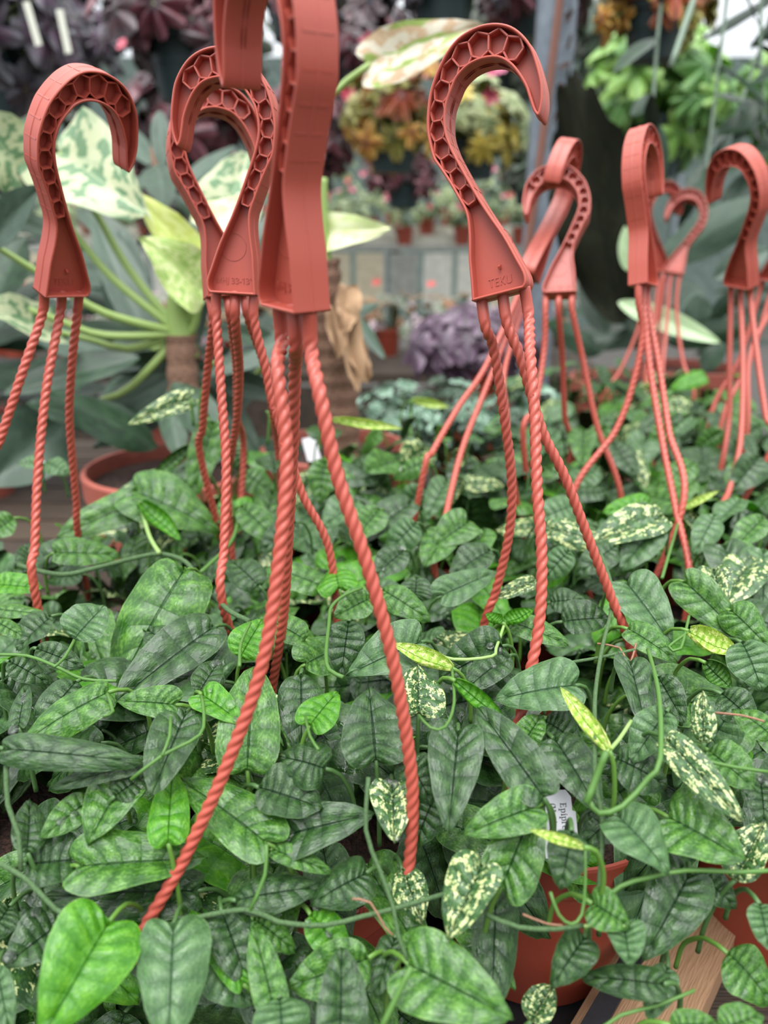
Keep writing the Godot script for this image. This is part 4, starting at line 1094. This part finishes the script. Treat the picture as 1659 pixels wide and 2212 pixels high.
func build_potted_plants() -> void:
	var c := func(r, g, b): return Color(r / 255.0, g / 255.0, b / 255.0)
	var thru := Color(0.3, 0.34, 0.2)
	big_mats = [
		big_material(flat_leaf_texture(c.call(164, 170, 134), c.call(84, 116, 80), c.call(170, 176, 142), 0.03, 5, 0.7, c.call(150, 164, 124)), 0.5, thru),
		big_material(flat_leaf_texture(c.call(200, 204, 166), c.call(196, 202, 150), c.call(176, 192, 128), 0.0, 6, 1.0, c.call(210, 216, 170)), 0.5, thru),
		big_material(flat_leaf_texture(c.call(180, 190, 96), c.call(194, 202, 126), c.call(168, 184, 90), 0.0, 7, 1.0, c.call(190, 204, 120)), 0.5, thru),
		big_material(flat_leaf_texture(c.call(180, 196, 124), c.call(136, 168, 82), c.call(198, 206, 150), -0.04, 8, 3.0, c.call(176, 196, 120)), 0.5, thru),
		big_material(flat_leaf_texture(c.call(206, 198, 178), c.call(186, 158, 126), c.call(120, 152, 58), -0.06, 19, 0.6, c.call(226, 222, 196)), 0.6, thru),
		big_material(flat_leaf_texture(c.call(42, 64, 48), c.call(52, 74, 56), c.call(47, 69, 52), 0.0, 10, 1.0, c.call(68, 90, 70)), 0.5, Color(0.12, 0.16, 0.1)),
		big_material(flat_leaf_texture(c.call(24, 48, 28), c.call(34, 62, 36), c.call(28, 54, 32), 0.0, 11, 1.0, c.call(52, 80, 50)), 0.45, Color(0.12, 0.18, 0.08)),
		big_material(flat_leaf_texture(c.call(24, 26, 18), c.call(30, 32, 22), c.call(27, 29, 20), 0.0, 12, 1.0, c.call(16, 16, 14)), 0.8, Color(0.03, 0.03, 0.02)),
		big_material(flat_leaf_texture(c.call(158, 184, 138), c.call(172, 194, 152), c.call(164, 188, 144), 0.0, 13, 1.0, c.call(184, 200, 166)), 0.5, thru),
		big_material(flat_leaf_texture(c.call(82, 140, 44), c.call(104, 160, 62), c.call(128, 176, 80), 0.0, 14, 1.0, c.call(120, 170, 90)), 0.45, Color(0.4, 0.55, 0.15))]
	M.bark = speckled(c.call(96, 70, 56), c.call(150, 114, 92), 0.85, 18.0, 61, 0.4)
	M.stalk = plain(c.call(136, 160, 88), 0.45)
	var wide := [leaf_mesh(HEART, 0.2, 0.12, 0.02, 0.05, 0.1, 0.5, 16, 5, 6.0), leaf_mesh(HEART, 0.3, 0.2, 0.02, 0.06, -0.1, 2.2, 16, 5, 6.0)]
	var lance := [leaf_mesh(LANCE, 0.25, 0.15, 0.015, 0.02, 0.1, 0.5, 14, 4, 6.0), leaf_mesh(LANCE, -0.2, 0.25, 0.015, 0.03, -0.1, 1.5, 14, 4, 6.0)]
	var wavy := leaf_mesh(LANCE, 0.1, 0.1, 0.02, 0.12, 0.0, 1.0, 30, 5, 9.0)
	var spots := {
		"A": [Vector3(-0.283, BENCH, -0.95), 0.115, "cream-mottled broad-leaved plant on a short brown trunk in a wide clay pot", "large-leaved plant"],
		"B": [Vector3(-0.074, BENCH, -1.05), 0.106, "tall trunked plant with dry papery brown sheath in a clay pot with white label", "trunked plant"],
		"C": [Vector3(0.522, BENCH, -1.6), 0.118, "plant with one huge dark wavy-edged upright leaf in a round clay pot", "dark-leaved plant"],
		"D": [Vector3(0.718, BENCH, -1.75), 0.115, "green palm-like plant with long pale leaf in a round clay pot", "palm plant"]}
	for key in spots:
		var s: Array = spots[key]
		var root := thing("potted_plant", s[2], s[3], s[0], "larger potted plants behind the vines")
		clay_pot(root, s[1], 0.202, M.bigpot)
		var crown: Vector3 = s[0] + Vector3(0, 0.19, 0)
		if key == "A":
			crown = Vector3(-0.262, 1.13, -0.98)
		elif key == "B":
			crown = Vector3(-0.085, 1.22, -1.05)
		for r in BIG_LEAVES[key]:
			var kind: int = r[10]
			var form: Mesh = wavy if kind == 7 else wide[rng.randi() % 2] if kind < 5 else lance[rng.randi() % 2]
			var b := vec(r, 0)
			var o := part("leaf", form, big_mats[kind], root, blade(b - s[0], vec(r, 3) - s[0], vec(r, 6), r[9]))
			var to := Vector3(-0.12, 1.42, -1.06) if kind == 4 else crown
			if b.distance_to(crown) > 0.06 and b.z > -1.25:
				var mid := b.lerp(to, 0.55) + Vector3(0, -0.02, 0)
				part("leaf_stalk", tube(smooth_path(PackedVector3Array([b - s[0], b.lerp(mid, 0.5) - s[0], mid - s[0], to - s[0]]), 0.015), 0.0035, 0.006, 8), M.stalk, o, o.transform.affine_inverse())
		if key in ["A", "B"]:
			var foot: Vector3 = s[0] + Vector3(0.012, 0.18, 0)
			part("trunk", trunk(PackedVector3Array([foot - s[0], foot.lerp(crown, 0.35) + Vector3(0.006, 0, 0) - s[0], foot.lerp(crown, 0.7) - s[0], crown - s[0]]), 0.020 if key == "A" else 0.026), M.bark, root)
			part("crown", tube(smooth_path(PackedVector3Array([crown + Vector3(0, -0.03, 0) - s[0], crown + Vector3(-0.002, 0.03, 0) - s[0], crown + Vector3(0.004, 0.10, 0) - s[0]]), 0.01), 0.020, 0.008, 12), M.stalk, root)
		if key == "B":
			var dry := speckled(c.call(132, 102, 76), c.call(186, 156, 122), 0.9, 30.0, 64)
			dry.backlight_enabled = true
			dry.backlight = Color(0.3, 0.2, 0.1)
			for q in [[Vector3(0.020, 0.40, 0.035), Vector3(0.036, 0.29, 0.05), 0.034, 0.8], [Vector3(0.006, 0.40, 0.035), Vector3(0.012, 0.335, 0.05), 0.03, 0.9], [Vector3(0.026, 0.425, 0.02), Vector3(0.018, 0.365, 0.045), 0.034, 0.7], [Vector3(0.028, 0.36, 0.03), Vector3(0.05, 0.30, 0.045), 0.03, 0.6]]:
				part("dry_sheath", leaf_mesh(LONG, q[3], -0.3, 0.05, 0.14, 0.6, rng.randf() * 5.0, 24, 6, 5.0), dry, root, blade(q[0], q[1], Vector3(0.3, 0.2, 1), q[2]))
		# low dark leaves round the foot
		if key in ["A", "D"]:
			for i in 16:
				var a := rng.randf() * TAU
				var p: Vector3 = s[0] + Vector3(cos(a) * 0.04, rng.randf_range(0.22, 0.38), sin(a) * 0.04 - 0.03)
				var tip := p + Vector3(cos(a) * 0.24, rng.randf_range(-0.12, 0.14), sin(a) * 0.2 - 0.10)
				part("leaf", lance[i % 2], big_mats[[5, 6, 6][i % 3]], root, blade(p - s[0], tip - s[0], Vector3(0, 0.7, 0.7), rng.randf_range(0.035, 0.06)))
	for q in [[Vector3(-0.82, BENCH, -1.42), 0.30, 6, "leafy pot of long dark green leaves behind the cream-mottled plant"], [Vector3(-0.42, BENCH, -1.50), 0.22, 5, "leafy pot of long grey-green leaves between the two trunked plants"], [Vector3(1.12, BENCH, -1.50), 0.32, 6, "leafy pot of long dark green leaves beside the palm-like plant"]]:
		var shrub := thing("potted_plant", q[3], "leafy plant", q[0], "larger potted plants behind the vines")
		clay_pot(shrub, 0.09, 0.16, M.bigpot)
		for i in 46:
			var a := rng.randf() * TAU
			var h := rng.randf_range(0.16, 0.62)
			var p := Vector3(cos(a) * 0.05, h, sin(a) * 0.05)
			var reach: float = q[1] * rng.randf_range(0.6, 1.0)
			var d := Vector3(cos(a), rng.randf_range(-0.55, 0.6), sin(a)).normalized()
			part("leaf", lance[i % 2], big_mats[q[2] if i % 3 else 6], shrub, blade(p, p + d * reach, Vector3(0, 0.8, 0.6), reach * rng.randf_range(0.18, 0.30)))
		part("trunk", tube(PackedVector3Array([Vector3(0, 0.14, 0), Vector3(0.01, 0.4, 0), Vector3(0, 0.64, 0)]), 0.014, 0.008, 8), M.bark, shrub)
	small_tag(Vector3(-0.093, 0.948, -0.965), 0.25, "small white printed plant label leaning in the trunked plant's pot")
	# the dark heuchera-like plant in its orange pot, and the silver-spotted creeper
	lobed = [lobed_mesh(5, 0.42, -0.3, 1.2, 0.3), lobed_mesh(7, 0.5, -0.4, 1.3, 1.4), lobed_mesh(5, 0.6, -0.2, 1.1, 2.2)]
	var dark := radial(c.call(46, 30, 44), c.call(70, 50, 66), c.call(104, 84, 100), c.call(30, 20, 30))
	bushy("dark_leaf_plant", "bushy plant with dark purple crinkled leaves in an orange pot", "purple plant", Vector3(0.225, BENCH, -1.78), 0.07, 0.2, M.pot, [dark], lobed, 60, Vector3(0.17, 0.10, 0.12), 0.062, "", [], 0)
	var silver := radial(c.call(64, 92, 72), c.call(84, 116, 92), c.call(150, 178, 158), c.call(40, 64, 48))
	for i in 3:
		bushy("silver_leaf_plant", ["low creeper with small silver-spotted leaves beside the dry brown sheath", "low creeper with small silver-spotted leaves between dry sheath and purple plant", "low creeper with small silver-spotted leaves in front of the purple plant"][i], "creeper", Vector3(0.02 + i * 0.125, BENCH, -1.36 - 0.05 * (i % 2)), 0.055, 0.1, M.pot, [silver, big_mats[6]], lobed, 70, Vector3(0.11, 0.10, 0.10), 0.026, "silver-spotted creepers", [], 0)

func trunk(p: PackedVector3Array, r: float) -> ArrayMesh:
	var path := smooth_path(p, 0.006)
	var st := SurfaceTool.new()
	st.begin(Mesh.PRIMITIVE_TRIANGLES)
	var sides := 16
	for i in path.size():
		for k in sides:
			var a := TAU * k / sides
			var q := r * (1.0 + 0.07 * sin(i * 1.7) + 0.04 * sin(a * 3.0 + i * 0.4))
			st.add_vertex(path[i] + Vector3(cos(a) * q, 0, sin(a) * q))
	for i in path.size() - 1:
		for k in sides:
			var a0 := i * sides + k
			var a1 := i * sides + (k + 1) % sides
			for v in [a0, a0 + sides, a1, a1, a0 + sides, a1 + sides]:
				st.add_index(v)
	st.generate_normals()
	return st.commit()

func small_tag(at: Vector3, lean: float, label: String) -> void:
	var o := thing("plant_label", label, "label", at)
	var b := Basis(Vector3(0, 0, 1), lean) * Basis(Vector3.RIGHT, -0.2)
	part("label_strip", box_mesh(Vector3(0.018, 0.075, 0.001), Transform3D(b, Vector3(0, 0.01, 0))), M.white, o)

# colours of a lobed leaf or flower: from the middle outwards, veins along the lobes
func radial(mid: Color, field: Color, edge: Color, vein: Color, through := Color(0.2, 0.16, 0.1)) -> StandardMaterial3D:
	var im := Image.create(64, 64, false, Image.FORMAT_RGB8)
	var n := noise_of(3, 0.08, 3)
	for y in 64:
		for x in 64:
			var q := y / 63.0
			var c := mid.lerp(field, smoothstep(0.1, 0.5, q)).lerp(edge, smoothstep(0.5, 0.95, q + n.get_noise_2d(x * 2, y) * 0.3))
			var d := minf(x, 63 - x) / 32.0
			c = c.lerp(vein, 0.8 * (1.0 - smoothstep(0.03, 0.16, d)))
			im.set_pixel(x, y, c)
	var m := plain(Color.WHITE, 0.45)
	m.albedo_texture = ImageTexture.create_from_image(im)
	if through.g > 0.3:
		m.backlight_enabled = true
		m.backlight = through
	return m

# a bushy plant: pot, stalked leaves over an ellipsoid, flowers on top
func bushy(called: String, label: String, category: String, at: Vector3, r: float, h: float, pm: Material, mats: Array, forms: Array, n: int, spread: Vector3, size: float, group: String, flower_mats: Array, flowers: int, up := 1.0) -> Node3D:
	var root := thing(called, label, category, at, group)
	clay_pot(root, r, h, pm)
	var mid := Vector3(0, h + spread.y * 0.45 * up, 0)
	for i in n:
		var d := Vector3(rng.randfn(), rng.randfn() * 0.8 + 0.25 * up, rng.randfn()).normalized()
		var p := mid + d * spread * rng.randf_range(0.55, 1.0)
		var s := size * rng.randf_range(0.7, 1.25)
		var f := (d + Vector3(0, 0.5, 0.25)).normalized()
		var x := f.cross(Vector3(rng.randfn(), rng.randfn(), rng.randfn())).normalized()
		var o := part("leaf", forms[rng.randi() % forms.size()], mats[rng.randi() % mats.size()], root, Transform3D(Basis(x, f.cross(x), f).scaled_local(Vector3.ONE * s), p))
		if i % 3 == 0:
			part("leaf_stalk", tube(PackedVector3Array([p, p.lerp(Vector3(0, h, 0), 0.5), Vector3(0, h * 0.93, 0)]), size * 0.04, size * 0.05, 5), M.stalk, o, o.transform.affine_inverse())
	for i in flowers:
		var d := Vector3(rng.randfn(), absf(rng.randfn()) + 0.5, rng.randfn() + 0.5).normalized()
		var p := mid + d * spread * 1.12
		var f := (d + Vector3(0, 0, 0.6)).normalized()
		var x := f.cross(Vector3.UP).normalized()
		part("flower", M.flower, flower_mats[i % flower_mats.size()], root, Transform3D(Basis(x, f.cross(x), f).scaled_local(Vector3.ONE * size * 0.55), p))
	return root

# ---------------------------------------------------------------- hanging baskets
func build_baskets() -> void:
	var c := func(r, g, b): return Color(r / 255.0, g / 255.0, b / 255.0)
	M.flower = lobed_mesh(5, 0.45, 0.25, 0.6, 0.0)
	M.greenpot = plain(c.call(36, 54, 54), 0.5)
	M.wire = plain(c.call(120, 126, 130), 0.4)
	var pal := {
		"plum": [radial(c.call(34, 22, 30), c.call(84, 56, 78), c.call(98, 96, 104), c.call(30, 20, 28)), radial(c.call(40, 30, 36), c.call(70, 66, 74), c.call(112, 112, 118), c.call(32, 24, 30))],
		"wine": [radial(c.call(46, 20, 26), c.call(92, 40, 50), c.call(110, 62, 70), c.call(40, 18, 24)), radial(c.call(40, 26, 28), c.call(74, 48, 54), c.call(96, 84, 88), c.call(34, 20, 24))],
		"amber": [radial(c.call(120, 70, 30), c.call(190, 130, 50), c.call(214, 176, 84), c.call(120, 60, 40)), radial(c.call(110, 48, 36), c.call(178, 86, 56), c.call(190, 120, 80), c.call(90, 40, 34)), radial(c.call(96, 100, 40), c.call(148, 146, 66), c.call(176, 170, 92), c.call(90, 70, 40))],
		"forest": [radial(c.call(40, 56, 44), c.call(64, 86, 66), c.call(92, 112, 88), c.call(34, 40, 36)), radial(c.call(50, 44, 44), c.call(74, 84, 70), c.call(90, 100, 84), c.call(40, 36, 36))],
		"lemon": [radial(c.call(170, 150, 50), c.call(212, 192, 76), c.call(224, 208, 110), c.call(160, 120, 50)), radial(c.call(110, 130, 80), c.call(150, 164, 110), c.call(180, 190, 140), c.call(110, 120, 70))],
		"lime": [radial(c.call(86, 132, 48), c.call(116, 164, 66), c.call(150, 188, 100), c.call(120, 160, 80), Color(0.4, 0.5, 0.15)), radial(c.call(60, 104, 48), c.call(84, 134, 62), c.call(110, 154, 84), c.call(80, 120, 60), Color(0.3, 0.4, 0.12))]}
	var pink := [radial(c.call(190, 60, 100), c.call(214, 90, 130), c.call(226, 140, 168), c.call(180, 50, 90)), radial(c.call(150, 40, 60), c.call(180, 50, 70), c.call(200, 90, 110), c.call(130, 30, 50))]
	var spots := [
		[-0.98, 1.68, -2.0, 0.23, "plum", 0, "basket of big plum-and-silver pointed leaves with two white tags hanging"],
		[-0.52, 1.74, -2.25, 0.21, "wine", 0, "dark green basket of wine-red leaves behind the cream-mottled plant"],
		[-0.26, 1.95, -2.6, 0.20, "plum", 0, "basket of plum silvery leaves above the heart-shaped pair of hooks"],
		[0.16, 1.90, -2.35, 0.19, "plum", 0, "basket of plum silvery leaves above the cream leaf with tan scorch"],
		[0.03, 1.60, -2.9, 0.19, "amber", 4, "basket of amber and orange leaves beside the edge-on thick hook"],
		[0.36, 1.60, -3.25, 0.19, "lemon", 5, "basket of lemon-yellow leaves with pink flowers seen through the tall hook"],
		[0.48, 1.98, -2.75, 0.20, "wine", 0, "basket of dark wine leaves next to the grey metal post"],
		[0.80, 1.88, -2.55, 0.19, "amber", 0, "basket of rusty orange leaves on the other side of the grey post"],
		[-0.80, 1.62, -3.3, 0.25, "wine", 6, "basket of wine leaves with pink blooms behind the heart-shaped pair of hooks"],
		[-0.32, 1.58, -3.5, 0.22, "wine", 6, "basket of wine leaves with pink blooms behind the thick edge-on hook"],
		[-1.36, 1.56, -2.9, 0.26, "forest", 0, "basket of dull green leaves behind the hook with four letters"],
		[-1.75, 1.70, -3.6, 0.28, "wine", 0, "basket of wine leaves beyond the plum basket with white tags"],
		[0.10, 1.52, -4.1, 0.19, "wine", 5, "small basket of maroon leaves and magenta flowers under the amber basket"],
		[0.72, 1.55, -3.9, 0.22, "forest", 0, "basket of dull green leaves behind the tall hook's tip"],
		[1.08, 1.68, -3.3, 0.28, "lime", 0, "wide basket of lime green leaves behind the dark wavy leaf"],
		[1.62, 2.0, -2.9, 0.27, "lime", 0, "basket of lime green leaves behind the dark trailing vine"],
		[1.42, 1.45, -2.45, 0.25, "lime", 0, "low basket of lime green leaves above the palm-like plant"],
		[-1.15, 1.42, -4.2, 0.24, "wine", 4, "low basket of wine leaves and pink blooms beyond the cream-mottled plant"],
		[-1.75, 2.15, -4.6, 0.34, "plum", 0, "farthest dusky basket in the back row above the plum tags"],
		[-0.95, 2.10, -4.6, 0.34, "forest", 0, "back-row basket of dark green leaves above the four-letter hook"],
		[-0.15, 2.12, -4.6, 0.34, "wine", 0, "back-row basket of wine leaves above the edge-on thick hook"],
		[0.62, 2.14, -4.6, 0.34, "forest", 0, "back-row basket of dark green leaves above the tall hook"],
		[1.35, 2.12, -4.6, 0.34, "forest", 0, "back-row basket of dark green leaves behind the lime baskets"],
		[2.05, 1.80, -4.0, 0.36, "lime", 0, "back-row basket of lime leaves beyond the dark trailing vine"]]
	for s in spots:
		var at := Vector3(s[0], s[1], s[2])
		var r: float = s[3]
		var foot := at - Vector3(0, r * 0.75, 0)
		var root := bushy("hanging_basket", s[6], "hanging basket", foot, r * 0.5, r * 0.75, M.greenpot, pal[s[4]], lobed, 74, Vector3(r * 1.12, r * 1.05, r * 1.0), r * 0.38, "leafy baskets hung from the roof pipe", pink, s[5], 0.6)
		for k in 3:
			var a := TAU * k / 3.0
			part("wire", tube(PackedVector3Array([Vector3(cos(a) * r * 0.48, r * 0.74, sin(a) * r * 0.48), Vector3(0, r * 0.74 + 0.35, 0)]), 0.0012, 0.0012, 5), M.wire, root)
		part("wire", tube(PackedVector3Array([Vector3(0, r * 0.74 + 0.34, 0), Vector3(0, 2.62 - foot.y, 0)]), 0.0016, 0.0016, 5), M.wire, root)
	# pipes that carry the baskets
	var rows := []
	for s in spots:
		if not rows.has(s[2]):
			rows.append(s[2])
	for i in rows.size():
		structure("trim_%d" % (20 + i), tube(PackedVector3Array([Vector3(-2.6, 2.63, rows[i]), Vector3(2.6, 2.63, rows[i])]), 0.012, 0.012, 8), M.wire, Vector3.ZERO)
	for q in [[Vector3(-0.691, 1.639, -1.700), 0.17], [Vector3(-0.631, 1.626, -1.700), 0.1]]:
		var o := thing("hanging_tag", ["thin white tag dangling from the plum basket, more tilted", "thin white tag dangling from the plum basket, nearly upright"][0 if q[1] > 0.15 else 1], "tag", q[0], "white tags on the plum basket")
		part("tag_strip", box_mesh(Vector3(0.014, 0.075, 0.001), Transform3D(Basis(Vector3(0, 0, 1), q[1]), Vector3.ZERO)), plain(Color(0.82, 0.82, 0.76), 0.5), o)
		part("tag_string", tube(PackedVector3Array([Vector3(-sin(q[1]) * 0.037, 0.037, 0), Vector3(-0.05, 0.16, -0.12)]), 0.0006, 0.0006, 5), M.wire, o)
	# the galvanised post with a dead vine on it
	var post := thing("metal_post", "grey galvanised metal post rising behind the tall hook", "post", Vector3(0.405, 0, -2.04))
	part("post_tube", box_mesh(Vector3(0.085, 2.6, 0.05), Transform3D(Basis(), Vector3(0, 1.3, 0))), speckled(Color(0.42, 0.46, 0.50), Color(0.56, 0.60, 0.64), 0.4, 3.0, 63), post)
	var dead := thing("dry_vine", "brown dry vine stem climbing in front of the grey post", "vine", Vector3(0.36, 0, -1.99))
	part("stem", tube(smooth_path(PackedVector3Array([Vector3(-0.04, 0, 0.0), Vector3(-0.02, 0.9, 0.0), Vector3(0.0, 1.15, 0), Vector3(0.025, 1.5, 0.0), Vector3(0.05, 1.9, 0.0)]), 0.03), 0.011, 0.009, 8), plain(c.call(126, 84, 70), 0.8), dead)
	for i in 7:
		part("dry_leaf", lobed[2], plain(c.call(70, 50, 42), 0.9), dead, Transform3D(Basis.from_euler(Vector3(rng.randf(), rng.randf() * 3.0, rng.randf() * 3.0)).scaled(Vector3.ONE * 0.022), Vector3(0.055 + rng.randf() * 0.02, 1.52 + i * 0.05, 0.0)))

func build_far_benches() -> void:
	var c := func(r, g, b): return Color(r / 255.0, g / 255.0, b / 255.0)
	var red := [radial(c.call(200, 50, 50), c.call(222, 80, 76), c.call(230, 110, 110), c.call(190, 40, 40)), radial(c.call(214, 90, 120), c.call(230, 120, 140), c.call(236, 160, 176), c.call(200, 70, 100))]
	var green := [radial(c.call(120, 140, 90), c.call(160, 176, 126), c.call(190, 204, 160), c.call(130, 150, 100)), radial(c.call(80, 104, 70), c.call(110, 132, 92), c.call(150, 166, 126), c.call(84, 104, 74))]
	var pale := [radial(c.call(150, 120, 130), c.call(196, 170, 178), c.call(222, 206, 212), c.call(160, 120, 130)), radial(c.call(90, 104, 80), c.call(130, 140, 116), c.call(170, 172, 160), c.call(100, 90, 80)), radial(c.call(130, 80, 60), c.call(150, 110, 80), c.call(160, 140, 100), c.call(110, 60, 50))]
	var board := speckled(Color(0.72, 0.72, 0.68), Color(0.86, 0.85, 0.80), 0.8, 2.0, 66)
	var boards := [board, speckled(Color(0.50, 0.51, 0.49), Color(0.66, 0.66, 0.62), 0.8, 2.0, 67), speckled(Color(0.66, 0.62, 0.52), Color(0.80, 0.76, 0.66), 0.8, 2.0, 68), speckled(Color(0.17, 0.14, 0.11), Color(0.28, 0.23, 0.18), 0.85, 3.0, 69)]
	for q in [[-5.2, 1.19, -3.4, 1.3, "tall display bench of pale boards carrying red flowers"], [-2.75, 0.82, -2.0, 0.75, "low dark wooden bench carrying pinkish leafy pots"]]:
		var b := thing("display_bench", q[4], "bench", Vector3(0, 0, q[0]))
		var w: float = q[3] - q[2]
		var x: float = (q[3] + q[2]) / 2.0
		if q[1] > 1.0:
			for i in 2:
				part("riser", box_mesh(Vector3(w, 0.059 + 0.06 * i, 0.17), Transform3D(Basis(), Vector3(x, q[1] + (0.059 + 0.06 * i) / 2.0, -0.02 - 0.19 * i))), board, b)
		part("top_board", box_mesh(Vector3(w, 0.03, 0.6), Transform3D(Basis(), Vector3(x, q[1] - 0.015, 0))), boards[1 if q[1] > 1.0 else 3], b)
		# upright front boards, some greyer than others, with gaps between them
		var n := int(w / 0.21)
		for i in n:
			var h := 0.30 + 0.05 * sin(i * 2.7)
			part("front_board", box_mesh(Vector3(0.18, h, 0.02), Transform3D(Basis(), Vector3(q[2] + (i + 0.5) * w / n, q[1] - 0.045 - h / 2.0, 0.29))), boards[(i * 5 + i / 3) % 3 if q[1] > 1.0 else 3], b)
		for i in 5:
			part("leg", box_mesh(Vector3(0.06, q[1] - 0.03, 0.06), Transform3D(Basis(), Vector3(q[2] + 0.1 + (w - 0.2) * i / 4.0, (q[1] - 0.03) / 2.0, 0))), boards[3], b)
	for i in 36:
		bushy("flower_pot", "leafy pot plant with red and pink flowers on the tall display bench", "flowers", Vector3(-3.2 + (i % 12) * 0.37 + 0.15 * (i / 12), 1.19 + 0.06 * (i / 12), -5.03 - 0.19 * (i / 12)), 0.06, 0.11, M.pot, green, lobed, 20, Vector3(0.15, 0.14 + 0.06 * (i / 12), 0.10), 0.05, "red-flowered pots on the tall display bench", red, 6)
	for i in 18:
		bushy("pink_leaf_pot", "pot of pinkish white mottled leaves on the low dark bench", "pot plant", Vector3(-1.85 + (i % 9) * 0.29 + 0.12 * (i / 9), 0.82, -2.62 - 0.25 * (i / 9)), 0.055, 0.10, M.pot, pale, lobed, 26, Vector3(0.14, 0.11, 0.11), 0.036, "pinkish pots on the low dark bench", red, 1)

# ---------------------------------------------------------------- trailing vine high on one side
func build_upper_foliage() -> void:
	var c := func(r, g, b): return Color(r / 255.0, g / 255.0, b / 255.0)
	var lance := [leaf_mesh(LANCE, 0.25, 0.15, 0.015, 0.02, 0.1, 0.5, 10, 3, 6.0), leaf_mesh(LANCE, -0.1, 0.35, 0.015, 0.02, -0.2, 2.5, 10, 3, 6.0)]
	var cable := plain(c.call(150, 170, 150), 0.5)
	var root := thing("trailing_vine", "dark narrow-leaved vine trailing from the roof on long pale stems", "vine", Vector3(0.52, 2.6, -1.6))
	for k in 9:
		var x0 := 0.0 + k * 0.055
		var p := PackedVector3Array([Vector3(x0, 0, 0), Vector3(x0 + 0.03, -0.45, 0.02), Vector3(x0 - 0.01 + 0.05 * (k % 3), -0.9, 0.03 * (k % 2)), Vector3(x0 + 0.06 * (k % 2), -1.2 - 0.05 * (k % 3), 0.0)])
		var path := smooth_path(p, 0.04)
		part("stem", tube(path, 0.004, 0.003, 7), cable, root)
		for i in 18:
			var q := path[mini(path.size() - 1, int(path.size() * (0.30 + 0.68 * i / 18.0)))]
			var d := Vector3(rng.randf_range(-1, 1), rng.randf_range(-0.9, 0.4), rng.randf_range(-0.5, 0.7)).normalized()
			part("leaf", lance[i % 2], big_mats[[6, 5, 6, 6][i % 4]], root, blade(q, q + d * rng.randf_range(0.09, 0.19), Vector3(rng.randf_range(-0.6, 0.6), 0.8, 0.6), rng.randf_range(0.026, 0.05)))
	var v := thing("pale_vine_stem", "single pale green jointed stem hanging slantwise by the dark wavy leaf", "vine", Vector3(0.50, 2.6, -1.45))
	part("stem", tube(smooth_path(PackedVector3Array([Vector3(0.16, 0, 0), Vector3(0.10, -0.6, 0), Vector3(0.045, -0.86, 0), Vector3(-0.01, -1.08, 0)]), 0.03), 0.0035, 0.005, 7), cable, v)
